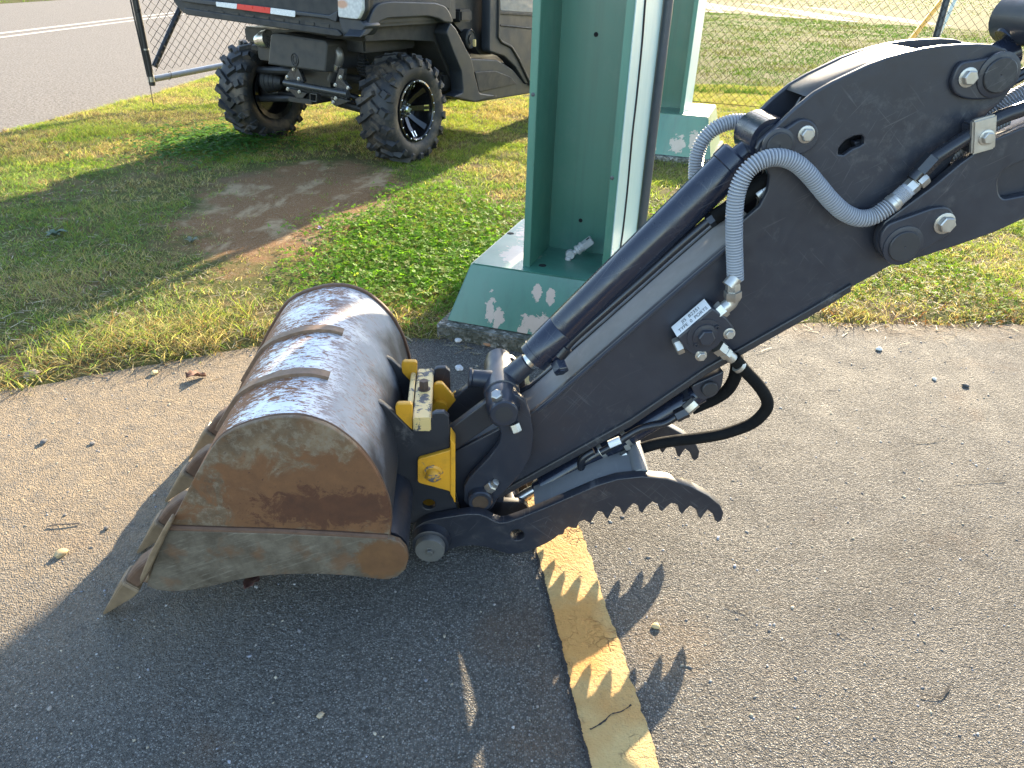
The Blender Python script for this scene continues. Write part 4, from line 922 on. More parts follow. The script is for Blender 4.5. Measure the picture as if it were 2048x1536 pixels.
# dipper nose pin with ring and retaining bolts
a_, z_ = af.onY(px('A', (800, 1055))[0], -.105); NP = Vector((a_, 0, z_))
b = MB(); b.lathe((a_, -.107, z_), (0, 1, 0), [(0, .0235), (.003, .026), (.03, .026), (.185, .026), (.214, .024)], 26); nose = b.build('nose_pin', M_BLK, dip)
b = MB(); b.lathe((a_, -.108, z_), (0, 1, 0), [(0, .0172), (.004, .0178)], 24); b.build('pin_face', M_PINR, nose)
q = p1('A', (868, 960), -.09); dq = Vector((.55, -.25, .80)).normalized()
b = MB(); b.lathe(q-dq*.010, dq, [(0, .0125), (.016, .0125), (.018, .010)], 6); b.lathe(q+dq*.006, dq, [(0, .008), (.012, .008), (.013, .006)], 12); b.build('retaining_nut', M_ZINC, nose)
q = p1('A', (738, 1105), -.09); b = MB(); b.lathe(q, Vector((-.6, -.3, -.7)), [(0, .008), (.010, .008)], 6); b.build('retaining_bolt', M_ZINC, nose)

# ---------------------------------------------------------------- links
lk = part('link')
a_, z_ = af.onY(px('A', (946, 512))[0], -.112); LP = Vector((a_, 0, z_))
gl = pf('A', [(858, 560), (850, 470), (880, 415), (950, 395), (1030, 400), (1080, 440), (1108, 520), (1128, 640), (1115, 760), (1065, 870), (985, 960), (905, 1040), (880, 1090), (820, 1135), (745, 1115), (700, 1050), (700, 965), (735, 905), (850, 785), (915, 700), (928, 640), (915, 600), (890, 590)], -.088)
for b0 in (-.088, .070):
    plate('guide_link', gl, b0, b0+.018, M_BLK, lk, bev=.003)
bl_ = pf('A', [(870, 440), (905, 560), (655, 735), (560, 790), (520, 760), (540, 690), (610, 610), (850, 430)], -.068)
slot2 = pf('A', [(690, 655), (760, 600), (772, 612), (700, 668)], -.068)
for b0 in (-.068, .046):
    plate('bucket_link', rnd(bl_, .012), b0, b0+.020, M_BLK2, lk, bev=.0025)
b = MB(); b.lathe((LP.x, -.116, LP.z), (0, 1, 0), [(0, .026), (.003, .0285), (.020, .0285), (.028, .034), (.070, .034), (.071, .037), (.150, .037), (.151, .034), (.20, .034), (.203, .029), (.228, .029), (.231, .026)], 30); pin = b.build('link_pin', M_BLK, lk)
b = MB(); b.lathe((LP.x, -.1165, LP.z), (0, 1, 0), [(0, .0175), (.004, .018)], 26); b.build('pin_face', M_PINF, pin)
for cpt, dq, rr in (((905, 412), Vector((-.25, -.35, .9)), .012), ((1015, 595), Vector((.35, -.35, -.85)), .0105)):
    q = p1('A', cpt, -.098); dq.normalize(); b = MB(); b.lathe(q-dq*.006, dq, [(0, rr), (.016, rr), (.018, rr*.8)], 6); b.build('retaining_nut', M_ZINC, pin)
b = MB(); b.lathe(LP+Vector((-.015, 0, .012)), Vector((-1, 0, .12)), [(0, .020), (.045, .018), (.048, .021), (.053, .021)], 18); b.build('grease_boss', M_BLK, lk)

# ---------------------------------------------------------------- bucket cylinder
cyl = part('bucket_cylinder')
c_lo, c_hi = p1('P', (1066, 716), 0), p1('P', (1478, 314), 0); dc = (c_hi-c_lo).normalized(); Lc = (c_hi-c_lo).length
b = MB(); b.lathe(c_lo, dc, [(0, .030), (.002, .0355), (.016, .0355), (.0165, .0345), (.02, .0345), (.0205, .0352), (Lc*.16, .0352), (Lc*.162, .0345), (Lc*.168, .0352), (Lc-.03, .0352), (Lc-.028, .037), (Lc-.004, .037), (Lc, .034)], 36); barrel = b.build('barrel', M_BLKG, cyl)
dr_ = (c_lo-LP).normalized()
b = MB(); b.lathe(LP+dr_*.025, dr_, [(0, .024), ((c_lo-LP).length-.040, .021), ((c_lo-LP).length-.038, .019)], 24); b.build('rod_end', M_BLK, cyl)
b = MB(); b.lathe(c_lo-dc*.018, dc, [(0, .018), (.022, .018)], 24); b.build('rod', M_STEEL, cyl)
b = MB(); b.lathe(c_hi-dc*.01, (PINU-c_hi).normalized(), [(0, .022), ((PINU-c_hi).length, .022)], 20); b.lathe(PINU+Vector((0, -.044, 0)), (0, 1, 0), [(0, .040), (.088, .040)], 26); b.build('base_eye', M_BLKG, cyl)
# port block and the hard line along the barrel
q = p1('P', (1116, 716), -.02)
b = MB(); b.box(q+Vector((-.004, .008, .006)), (.034, .036, .034), Matrix.Rotation(-.75, 3, 'Y')); b.build('port_block', M_BLKG, cyl, bev=.006)
b = MB(); b.lathe(q+Vector((.0, -.006, -.008)), Vector((.25, -.8, -.5)), [(0, .0165), (.020, .0165), (.022, .0145), (.022, .010), (.0235, .009)], 6); b.build('port_plug', M_BLKG, cyl)
ln = [p1('P', q, -.022) for q in ((1126, 704), (1150, 676), (1200, 632), (1280, 562), (1360, 490), (1414, 444), (1430, 432))]
b = MB(); b.tube(catmull(ln, 4), .0085, 12); b.build('hydraulic_line', M_TUBE, cyl)
b = MB(); b.lathe(ln[0], (ln[1]-ln[0]), [(-.012, .013), (.012, .013), (.014, .010)], 14); b.build('line_nut', M_TUBE, cyl)
b = MB(); b.lathe(p1('B', (318, 1218), -.022), (ln[-1]-ln[-2]), [(0, .013), (.020, .013), (.021, .0115), (.032, .0115)], 6); b.build('line_coupling', M_TUBE, cyl)
hz = [p1('B', q, -.022) for q in ((345, 1195), (420, 1145), (500, 1085), (570, 1035), (640, 985), (700, 930))]
b = MB(); b.tube(catmull(hz, 4), .0145, 12); b.build('rubber_hose', M_RUBR, cyl)
b = MB(); b.lathe(p1('B', (580, 1072), -.024), (hz[3]-hz[2]), [(0, .0155), (.012, .0155), (.013, .0145), (.026, .0145)], 16); b.build('crimp_sleeve', M_ZINC, cyl)

# ---------------------------------------------------------------- boom
boom = part('boom')
BB = -.066
bo = pf('B', [(1245, 1345), (1250, 1285), (1285, 1215), (1400, 1130), (1550, 1020), (1700, 895), (1880, 765), (2048, 695), (2500, 500), (2900, 330), (2900, 900), (2500, 1020), (2048, 1198), (1900, 1268), (1700, 1340), (1500, 1405), (1400, 1432), (1335, 1440), (1285, 1415), (1258, 1385)], BB-.02)
bs = rnd(pf('B', [(1905, 985), (1935, 930), (2100, 860), (2500, 700), (2500, 900), (2100, 1060), (1935, 1092), (1910, 1060)], BB-.02), .012)
for b0, b1, h in ((BB-.02, BB-.002, [bs]), (-BB+.002, -BB+.02, [])):
    plate('side_plate', bo, b0, b1, M_BLK, boom, holes=h, bev=.003)
bc = pf('B', [(1700, 920), (1880, 790), (2048, 720), (2900, 360), (2900, 870), (2048, 1170), (1900, 1240), (1740, 1300)], BB)
plate('box_section', bc, BB-.001, -BB+.001, M_BLK, boom, bev=.002)
pv = pf('B', [(1260, 1350), (1262, 1290), (1300, 1228), (1560, 1135), (1640, 1132), (1672, 1180), (1670, 1240), (1640, 1285), (1470, 1390), (1390, 1425), (1320, 1420), (1275, 1390)], BB-.03)
lug('pivot_lug', boom, rnd(pv, .015), BB-.02, .010, (1385, 1345), .0285, (1618, 1226), .0165)
# cylinder of the dipper at the top right
ac = part('dipper_cylinder')
a_, z_ = af.onY(px('B', (1908, 410))[0], AN-.01); HP = Vector((a_, 0, z_))
e0, e1 = p1('P', (1990, 118), 0), p1('P', (2110, 5), 0); de = (e1-e0).normalized()
b = MB(); b.lathe(HP+Vector((0, -.045, 0)), (0, 1, 0), [(0, .04), (.09, .04)], 24); b.lathe(HP, (e0-HP).normalized(), [(0, .026), ((e0-HP).length+.03, .026)], 20); b.build('rod_eye', M_BLKG, ac)
q = p1('P', (2012, 82), 0)
b = MB(); b.lathe(q, de, [(0, .024), (.05, .028), (.052, .022), (.30, .022)], 20); b.build('rod', M_BLKG, ac)
q = p1('P', (2038, 60), -.01); mrot = Matrix.Rotation(-.75, 3, 'Y')
b = MB(); b.lathe(q+de*.02+Vector((0, -.05, 0)), (0, 1, 0), [(0, .036), (.004, .040), (.096, .040), (.10, .036)], 26); b.build('gland_block', M_BLK, ac)
b = MB(); b.lathe(e1+de*.02, de, [(0, .042), (.5, .042)], 28); b.build('barrel', M_BLKG, ac)
for off in (0, .012):
    b = MB(); b.tube([p1('P', (1992, 172+off*900), -.03), p1('P', (2030, 152+off*900), -.03), p1('P', (2120, 100+off*900), -.03)], .006, 8); b.build('hydraulic_line', M_TUBE, ac)

# ---------------------------------------------------------------- hoses and valve
M_SPIR = mat_simple('grey_plastic_spiral_guard', (.30, .315, .34), .38, 0, .12, 25, .02)
def spiral(name, pts, r, parent, pitch=.0052):
    P = resample(catmull(pts, 14), pitch/3); prof_ = (1.0, .99, .70)
    mb = MB(); mb.tube(P, r, 16, lambda i: r*prof_[i % 3]); return mb.build(name, M_SPIR, parent, 60)
hose = part('hydraulic_hose_run')
HB = -.085
sp1 = [(468, 1530), (464, 1420), (461, 1300), (463, 1160), (480, 1040), (530, 940), (605, 882), (690, 862), (775, 880), (850, 935), (920, 1015), (985, 1092), (1060, 1160), (1140, 1194), (1215, 1188), (1280, 1150), (1330, 1112)]
spiral('spiral_guarded_hose', [p1('B', q, HB) for q in sp1], .0155, hose)
d0 = (p1('B', (1400, 1050), HB)-p1('B', (1330, 1112), HB)).normalized()
q = p1('B', (1318, 1122), HB)
b = MB(); b.lathe(q, d0, [(0, .0162), (.008, .0162), (.009, .0148), (.014, .0148)], 20); b.build('hose_clamp', M_ZINC, hose)
b = MB(); b.lathe(q+d0*.012, d0, [(0, .0135)]+[(i*.0028+.001*j, .0148-.0014*j) for i in range(8) for j in (0, 1)]+[(.026, .0135)], 20); b.build('hose_tail', M_SPIR, hose)
b = MB(); b.lathe(q+d0*.036, d0, [(0, .014), (.014, .014), (.015, .0125), (.017, .0125), (.018, .0165), (.032, .0165), (.034, .015)], 6); b.build('swivel_nut', M_ZINC, hose)
b = MB(); lnp = [p1('B', q2, HB) for q2 in ((1440, 985), (1500, 920), (1540, 880), (1620, 825), (1750, 742), (1860, 672), (1950, 630), (2060, 590), (2400, 450))]; b.tube(catmull(lnp, 5), .0125, 14); b.build('hard_line', M_TUBE, hose)
b = MB(); dd_ = (lnp[1]-lnp[0]).normalized(); b.lathe(p1('B', (1478, 944), HB), dd_, [(0, .0150), (.030, .0150), (.032, .013)], 6); b.build('line_nut', M_TUBE, hose)
q = p1('B', (1822, 735), HB-.012); b = MB(); b.box(q, (.040, .012, .058), Matrix.Rotation(-.30, 3, 'Y')); cb = b.build('clamp_plate', M_ZINC, hose, bev=.003)
b = MB(); b.box(q+Vector((0, .018, -.004)), (.036, .024, .05), Matrix.Rotation(-.30, 3, 'Y')); b.build('clamp_block', M_BLK, hose, bev=.003)
bolt('clamp_bolt', q+Vector((.004, -.006, -.004)), (0, -1, 0), .011, M_ZINC, cb)
spiral('spiral_guarded_hose', [p1('B', q2, -.045) for q2 in ((1640, 860), (1690, 820), (1760, 770), (1880, 690), (1960, 650))], .0115, hose)
spiral('spiral_guarded_hose', [p1('B', q2, .0) for q2 in ((1810, 640), (1880, 600), (1960, 550), (2060, 490), (2300, 350))], .0125, hose)
spiral('spiral_guarded_hose', [p1('B', q2, -.01) for q2 in ((1910, 618), (1980, 585), (2060, 545), (2300, 420))], .0125, hose)
spiral('spiral_guarded_hose', [p1('B', q2, .085) for q2 in ((560, 668), (500, 666), (430, 672), (350, 708), (290, 770), (258, 850), (250, 930), (252, 1000), (262, 1060))], .0145, hose)
# fitting chain down to the valve
VB = -.108
q0, q1_ = p1('B', (468, 1520), HB-.004), p1('C', (1118, 12), HB-.006)
b = MB(); b.lathe(q0, (q1_-q0).normalized(), [(0, .0135), (.020, .0135)], 20); b.build('hose_tail', M_ZINC, hose)
f0, f1 = p1('C', (1124, 18), HB-.008), p1('C', (1122, 92), HB-.008); dv = (f1-f0).normalized()
b = MB(); b.lathe(f0, dv, [(0, .0125), (.006, .0135), (.014, .0135), (.0145, .0115), (.016, .0115)], 6); b.lathe(f0+dv*.016, dv, [(0, .0165), (.012, .0165), (.020, .0125)], 6); b.build('swivel_nut', M_ZINC, hose)
el = [p1('C', q2, HB-.008) for q2 in ((1123, 78), (1122, 110), (1112, 138), (1090, 158), (1062, 178))]
b = MB(); b.tube(catmull(el, 5), .0125, 14); b.build('elbow', M_ZINC, hose)
e0 = p1('C', (1072, 168), HB-.008); e1 = p1('C', (1044, 192), HB-.008)
b = MB(); b.lathe(e1, (e0-e1), [(-.006, .0155), (.004, .0165), (.010, .0165)], 6); b.build('adapter_nut', M_ZINC, hose)
valve = part('valve_block')
vb = [af.onY(p, VB) for p in px('F', (265, 892), (808, 430), (1030, 590), (1150, 745), (960, 930), (700, 1170), (560, 1190), (400, 1080))]
plate('valve_body', rnd(vb, .004), VB, AN-.0005, M_BLK, valve, bev=.003)
cen = p1('F', (690, 850), VB)
b = MB(); b.lathe(cen+Vector((0, .001, 0)), (0, -1, 0), [(0, .034), (.003, .034), (.0035, .024), (.006, .024), (.0065, .020), (.007, .0185)], 28); b.build('cover', M_BLK, valve)
b = MB(); b.lathe(cen+Vector((0, -.004, 0)), (0, -1, 0), [(0, .016), (.010, .016), (.0115, .014)], 6); b.build('spindle_nut', M_BLK, valve)
for cpt in ((1062, 822), (628, 1158)):
    bolt('bolt', p1('F', cpt, VB), (0, -1, 0), .0098, M_ZINC, valve)
for cpt in ((875, 722), (558, 990)):
    b = MB(); b.lathe(p1('F', cpt, VB-.003), Vector((-.1, -1, 0)), [(0, .0045), (.004, .0045), (.0042, .0025), (.001, .0022)], 10); b.build('socket_screw', M_BLK, valve)
for a2, b2, r in (((275, 1010), (190, 960), .013), ):
    u, v = p1('F', (330, 990), VB+.025), p1('F', (240, 1030), VB+.025); b = MB(); b.lathe(u, (v-u), [(0, .017), (.012, .017), (.014, .015)], 6); b.build('port_plug', M_ZINC, valve)
# the printed label on the top of the valve
k0, k1 = Vector((*af.onY(px('F', (265, 892))[0], VB), 0)), Vector((*af.onY(px('F', (808, 430))[0], VB), 0))
L0 = Vector((k0.x, VB, k0.y)); L1 = Vector((k1.x, VB, k1.y)); dirL = (L1-L0); LL = dirL.length; dirL.normalize()
nrm = Vector((-dirL.z, 0, dirL.x)); nrm = nrm if nrm.z > 0 else -nrm
bk = Vector((0, 1, 0))
M_LAB = mat_simple('white_printed_label', (.78, .78, .76), .5, 0, .04, 20, .01)
wl_ = .0425
lo = L0+nrm*.0012+dirL*.001+bk*.0025; qd = [lo, lo+dirL*(LL-.003), lo+dirL*(LL-.003)+bk*wl_, lo+bk*wl_]
b = MB(); b.add([p for p in qd]+[p-nrm*.0009 for p in qd], [(0, 1, 2, 3), (7, 6, 5, 4), (0, 4, 5, 1), (1, 5, 6, 2), (2, 6, 7, 3), (3, 7, 4, 0)]); lab = b.build('label', M_LAB, valve)
M_INK = mat_simple('black_label_ink', (.01, .01, .012), .6)
def text(s, org, ex, ey, size, width, name, m, parent):
    cu = bpy.data.curves.new('t', 'FONT'); cu.body = s; cu.size = 1; ob = bpy.data.objects.new('t', cu); COL.objects.link(ob); bpy.context.view_layer.update()
    me = bpy.data.meshes.new_from_object(ob.evaluated_get(bpy.context.evaluated_depsgraph_get())); bpy.data.objects.remove(ob)
    xs2 = [v.co.x for v in me.vertices]; sx = width/(max(xs2)-min(xs2)); x0 = min(xs2)
    for v in me.vertices: c_ = org+ex*((v.co.x-x0)*sx)+ey*(v.co.y*size); v.co = c_
    return fin(me, name, m, parent)
text('JIS  B2351', lo+dirL*(LL*.25)+bk*(wl_*.56)+nrm*.0004, dirL, bk, .0165, LL*.50, 'label_text', M_INK, lab)
text('TYPE  0  PORTS', lo+dirL*(LL*.10)+bk*(wl_*.12)+nrm*.0004, dirL, bk, .0165, LL*.80, 'label_text', M_INK, lab)
# lower port and the two black hoses
u, v = p1('F', (900, 1030), VB+.02), p1('F', (1130, 1220), VB+.02); dv = (v-u).normalized()
b = MB(); b.lathe(u-dv*.004, dv, [(0, .0155), (.014, .0155), (.015, .0125), (.020, .0125), (.021, .0135), (.030, .0135)], 6); b.lathe(u+dv*.026, dv, [(0, .011), (.016, .011)], 14); b.build('lower_port_fitting', M_ZINC, valve)
hb = [(1130, 478), (1165, 520), (1215, 575), (1275, 640), (1325, 715), (1335, 775), (1300, 830), (1240, 880), (1150, 918), (1040, 950), (900, 972), (780, 985), (660, 1005), (560, 1035), (500, 1062), (465, 1080)]
b = MB(); b.tube(catmull([p1('C', q2, VB+.02+.004*i) for i, q2 in enumerate(hb)], 8), .0125, 16, None); b.build('black_sleeved_hose', M_RUBR, hose)
for cpt, cn, j in (((1162, 530), (1200, 560), .6), ((488, 1060), (460, 1075), 14)):
    u, v = p1('C', cpt, VB+.02+.004*j), p1('C', cn, VB+.02+.004*j); b = MB(); b.lathe(u, (v-u), [(-.004, .0128), (-.004, .0138), (.004, .0138), (.004, .0128)], 18); b.build('hose_clamp', M_ZINC, hose)
h2 = [(1146, 470), (1146, 540), (1130, 610), (1085, 680), (1010, 730), (930, 765), (868, 792)]
b = MB(); b.tube(catmull([p1('C', q2, -.02) for q2 in h2], 6), .0135, 14); b.build('black_sleeved_hose', M_RUBR, hose)

# ---------------------------------------------------------------- thumb
thumb = part('thumb'); YT = -.062; c_, s_ = math.cos(YT), math.sin(YT)     # the thumb sits a little askew on its pivot
thumb.location = (-.1+.1*c_, .1*s_, 0); thumb.rotation_euler = (0, 0, YT)
tf = Frame(af.w(thumb.location), TH+YT)
def pT(c, p, b): a, z = tf.onY(px(c, p)[0], b); return Vector((a, b, z))
TN = -.123
tt = [(108, 400), (125, 372), (160, 350), (210, 335), (290, 322), (380, 309), (430, 310), (470, 324), (505, 344), (530, 352), (562, 350), (640, 323), (760, 275), (900, 214), (1000, 171), (1100, 141), (1220, 128), (1340, 140), (1450, 175), (1540, 222), (1595, 268), (1612, 305), (1604, 338), (1584, 353), (1570, 340), (1562, 312),
      (1535, 300), (1518, 312), (1502, 327), (1490, 318), (1482, 294), (1450, 280), (1428, 292), (1412, 305), (1400, 296), (1390, 272), (1362, 264), (1335, 278), (1315, 292), (1302, 284), (1292, 266), (1268, 260), (1240, 276), (1220, 297), (1205, 290), (1196, 272), (1175, 268), (1150, 286), (1132, 305), (1120, 298), (1110, 284), (1090, 282), (1068, 306), (1052, 327), (1038, 320), (1028, 308), (1005, 306), (982, 330), (968, 350), (952, 346), (938, 344), (915, 352), (902, 375), (885, 378), (862, 376), (846, 388), (838, 408), (815, 412), (795, 428), (760, 450), (700, 478), (640, 498), (580, 505), (530, 492), (470, 470), (400, 462), (330, 468), (270, 490), (200, 500), (140, 470), (112, 435)]
ser = list(tt)
for i in range(26, 67):                                  # the bite of the serrations
    m_ = sum(q[1] for q in tt[i-3:i+4])/7; ser[i] = (tt[i][0], tt[i][1]+.42*(tt[i][1]-m_))
tp = [tf.onY(p, TN) for p in px('K', *ser)]
th_hole = [tf.onY(p, TN) for p in px('K', *[(615+34*math.cos(a), 411+26*math.sin(a)) for a in np.linspace(0, 6.283, 18)[:-1]])]
for b0 in (TN, -TN-.024):
    plate('tine', tp, b0, b0+.024, M_NAVY, thumb, holes=[th_hole], bev=.002)
pc = pT('K', (200, 428), TN); PV = Vector((pc.x, 0, pc.z))
for s in (-1, 1):
    b = MB(); b.lathe((PV.x, s*(-TN-.03), PV.z), (0, s, 0), [(0, .041), (.030, .041), (.034, .039), (.050, .038), (.052, .034)], 32); bs_ = b.build('pivot_boss', M_NAVY, thumb)
    b = MB(); b.lathe((PV.x, s*(-TN+.0215), PV.z), (0, s, 0), [(0, .031), (.014, .031), (.017, .0295), (.0175, .010)], 32); b.build('end_cap', mat_simple('grey_cap_plate', (.12, .115, .105), .55, .3, .3, 30), bs_)
    bolt('cap_bolt', (PV.x, s*(-TN+.0385), PV.z), (0, s, 0), .0088, M_ZINC if s > 0 else mat_simple('dull_steel', (.14, .135, .125), .5, .6), bs_, .007)
b = MB(); b.lathe((PV.x, TN+.025, PV.z), (0, 1, 0), [(0, .034), (-2*TN-.05, .034)], 26); b.build('pivot_tube', M_NAVY, thumb)
# cross plate and tube between the tines
cpz = [tf.onY(p, TN) for p in px('K', (700, 320), (960, 206), (1060, 168), (1190, 146), (1192, 160), (1062, 184), (965, 224), (706, 338))]
plate('cross_plate', cpz, TN+.0245, -TN-.0245, M_TOPD, thumb, bev=.001)
ct = pT('K', (1222, 152), TN); b = MB(); b.lathe((ct.x, TN+.02, ct.z), (0, 1, 0), [(0, .017), (-2*TN-.04, .017)], 24); b.build('cross_tube', M_TOPD, thumb)
# thumb cylinder slung under the dipper
tcyl = part('thumb_cylinder')
q0, q1_ = p1('P', (1084, 970), -.03), p1('P', (1376, 798), -.03); dt = (q1_-q0).normalized(); Lt = (q1_-q0).length
b = MB(); b.lathe(q0, dt, [(0, .018), (.002, .0235), (Lt, .0235), (Lt+.03, .0235), (Lt+.034, .018)], 28); b.build('barrel', M_BLKG, tcyl)
b = MB(); b.lathe(q0-dt*.035, dt, [(0, .012), (.018, .012), (.0185, .016), (.036, .016)], 22); b.build('gland', M_BLKG, tcyl)
b = MB(); b.lathe(q0-dt*.07, dt, [(0, .0125), (.05, .0125)], 20); b.build('rod', M_STEEL, tcyl)
qe = q0-dt*.085; b = MB(); b.lathe(Vector((qe.x, -.045, qe.z)), (0, 1, 0), [(0, .022), (.09, .022)], 22); b.build('rod_eye', M_BLK2, tcyl)
for dz in (-.05, .05):
    plate('rod_lug', rnd([(qe.x-.04, qe.z+.03), (qe.x+.03, qe.z+.025), (qe.x+.06, qe.z-.05), (qe.x-.06, qe.z-.06)], .015), dz-.008, dz+.008, M_BLK2, tcyl)
lg = pf('C', [(860, 640), (1040, 560), (1062, 545), (1050, 640), (1010, 700), (930, 730), (880, 690)], -.05)
for b0 in (-.058, .034): plate('base_lug', rnd(lg, .008), b0, b0+.024, M_BLK, tcyl, bev=.002)
q = p1('C', (975, 660), -.058); b = MB(); b.lathe(q+Vector((0, .01, 0)), (0, -1, 0), [(0, .0165), (.018, .0165), (.020, .0145)], 22); b.build('base_pin', M_PINF, tcyl)
q = p1('C', (842, 690), -.035); b = MB(); b.lathe(q+Vector((0, .02, .0)), Vector((.15, -1, -.5)), [(0, .014), (.030, .014), (.031, .0165), (.036, .0165)], 18); b.build('port', M_BLK, tcyl)
q = p1('C', (872, 775), -.06); b = MB(); b.lathe(q+Vector((.006, 0, .010)), Vector((-.55, -.1, -.55)), [(0, .0125), (.024, .0125), (.026, .011)], 6); b.build('port_elbow', M_ZINC, tcyl)
q = p1('C', (812, 818), -.06); b = MB(); b.lathe(q+Vector((.010, 0, .006)), Vector((-.8, 0, -.5)), [(0, .0135), (.026, .0135), (.028, .010)], 6); b.build('line_nut', M_TUBE, tcyl)
l1p = [(800, 822), (740, 862), (690, 884), (640, 892), (560, 912), (480, 955), (430, 990), (380, 1020), (310, 1058)]
b = MB(); b.tube(catmull([p1('C', q2, -.058) for q2 in l1p], 6), .0078, 12); b.build('hard_line', M_TUBE, tcyl)
b = MB(); u, v = p1('C', (432, 982), -.058), p1('C', (362, 1012), -.058); b.lathe(u, (v-u), [(0, .0088), ((v-u).length, .0088)], 14); b.build('white_tag', M_LAB, tcyl)
l2p = [(372, 1130), (310, 1170), (262, 1190), (222, 1185), (196, 1160), (188, 1130), (200, 1098), (232, 1072), (270, 1050)]
b = MB(); b.tube(catmull([p1('C', q2, -.058) for q2 in l2p], 6), .0078, 12); b.build('hard_line', M_TUBE, tcyl)
u, v = p1('C', (372, 1132), -.056), p1('C', (432, 1096), -.054); dv = (v-u).normalized()
b = MB(); b.lathe(u, dv, [(0, .0125), (.002, .0138), (.020, .0138)], 6); b.build('line_nut', M_TUBE, tcyl)
b = MB(); b.lathe(u+dv*.020, dv, [(0, .0115), (.010, .0115), (.011, .0105), (.022, .0105)], 6); b.build('hose_nut', M_ZINC, tcyl)
for s_ in (.36, .52):
    q = q0+dt*(Lt*s_+.02); b = MB(); b.lathe(q, dt, [(0, .0232), (0, .0243), (.010, .0243), (.010, .0232)], 26); b.build('band_clamp', M_ZINC, tcyl)
    b = MB(); b.box(q+dt*.005+Vector((.0, -.02, -.014)), (.012, .012, .014), Matrix.Rotation(-.5, 3, 'Y')); b.build('clamp_screw', M_ZINC, tcyl, bev=.001)
plate('cylinder_guard_bracket', rnd(pf('H', [(1000, 660), (1030, 680), (1160, 740), (1120, 800), (1050, 830), (1040, 790)], -.06), .004), -.062, -.056, M_BLK, tcyl, bev=.001)
# ================================================================ VEGETATION AND LITTER
def visible(x, y, z=0.0, m=300):
    P = np.stack([x, y, np.full_like(x, z)-CAM_H], -1) @ np.array(RC)      # camera space (right, down, forward)
    u = FPX*P[:, 0]/P[:, 2]+CX; v = FPX*P[:, 1]/P[:, 2]+CY
    return (P[:, 2] > .1) & (u > -m) & (u < 2048+m) & (v > -m) & (v < 1536+m)
def raw_mesh(name, co, sizes, idx, col, m):
    me = bpy.data.meshes.new(name); me.vertices.add(len(co)); me.vertices.foreach_set('co', co.astype(np.float32).ravel())
    me.loops.add(len(idx)); me.loops.foreach_set('vertex_index', idx.astype(np.int32))
    me.polygons.add(len(sizes)); st = np.concatenate([[0], np.cumsum(sizes)[:-1]]); me.polygons.foreach_set('loop_start', st.astype(np.int32)); me.polygons.foreach_set('loop_total', np.asarray(sizes, np.int32))
    me.update(calc_edges=True); a = me.color_attributes.new('Col', 'FLOAT_COLOR', 'POINT')
    a.data.foreach_set('color', np.concatenate([col, np.ones((len(col), 1))], 1).astype(np.float32).ravel())
    me.materials.append(m); me.polygons.foreach_set('use_smooth', [True]*len(sizes)); me.update()
    o = bpy.data.objects.new(name, me); COL.objects.link(o); return o
def blades(name, x, y, h, wd, lean, col, m, label, z0=None):
    n = len(x); z = gheight(x, y)-.003 if z0 is None else z0
    ph = rng.uniform(0, 2*np.pi, n); ps = rng.uniform(0, 2*np.pi, n)
    wx, wy = np.cos(ph)*wd/2, np.sin(ph)*wd/2; lx, ly = np.cos(ps)*lean, np.sin(ps)*lean
    V = np.empty((n, 5, 3))
    V[:, 0] = np.stack([x-wx, y-wy, z], -1); V[:, 1] = np.stack([x+wx, y+wy, z], -1)
    V[:, 2] = np.stack([x-wx*.8+lx*.35, y-wy*.8+ly*.35, z+h*.58], -1); V[:, 3] = np.stack([x+wx*.8+lx*.35, y+wy*.8+ly*.35, z+h*.58], -1)
    V[:, 4] = np.stack([x+lx, y+ly, z+h], -1)
    base = (np.arange(n)*5)[:, None]; idx = (base+np.array([[0, 1, 3, 2, 2, 3, 4]])).ravel(); sizes = np.tile([4, 3], n)
    cc = np.repeat(col[:, None, :], 5, 1)
    o = raw_mesh(name, V.reshape(-1, 3), sizes, idx, cc.reshape(-1, 3), m)
    return tag(o, label, 'grass' if label else None, kind='stuff')
M_GRASS = mat_grass('grass_blades', .58); M_GRASS2 = mat_grass('dry_meadow_blades', .25)
def in_dirt(x, y):
    d_ = ((x+1.12)/.62)**2+((y-3.75)/1.05)**2; return d_+1.3*(fbm(x, y, 2.6, 21)-.5)
PAL = dict(green=(.145, .25, .036), yg=(.255, .31, .055), straw=(.40, .34, .18), brown=(.19, .12, .062), dark=(.06, .13, .025), cool=(.175, .25, .090))
PALA = np.array(list(PAL.values()))
def tufts(nt, xr, yr, bl, spread, hfun, wfun, keep):
    x = rng.uniform(*xr, nt); y = rng.uniform(*yr, nt); k = visible(x, y) & (y > asph_edge(x)-.02+.10*(fbm(x, y, 4, 31)-.35)) & (x > road_edge(y)+.12*(fbm(x, y, 3, 9)-.3))
    x, y = x[k], y[k]; k = rng.random(len(x)) < keep(x, y); x, y = x[k], y[k]
    n = len(x); X = np.repeat(x, bl)+rng.normal(0, spread, n*bl); Y = np.repeat(y, bl)+rng.normal(0, spread, n*bl)
    return X, Y
def near_keep(x, y):
    dd = in_dirt(x, y); d_ = np.clip((dd-.55)/.7, .03, 1)
    cl = np.clip((fbm(x, y, 2.6, 40)-.26)/.18, .34, 1)*np.clip((vnoise(x, y, 9, 44)-.10)/.3, .4, 1)
    return d_*cl
X, Y = tufts(170000, (-4.4, 4.6), (.8, 9.0), 6, .014, None, None, near_keep)
de = Y-asph_edge(X); n = len(X)
g = fbm(X, Y, 1.5, 50)+.25*(rng.random(n)-.5)
ty = np.select([g > .62, g > .50, g > .40], [0, 1, 5], 1)
left = X < -1.1
ty = np.where(left & (Y < 4.3) & (rng.random(n) < .6), 5, ty); ty = np.where((g < .42) & (rng.random(n) < .6), 2, ty)
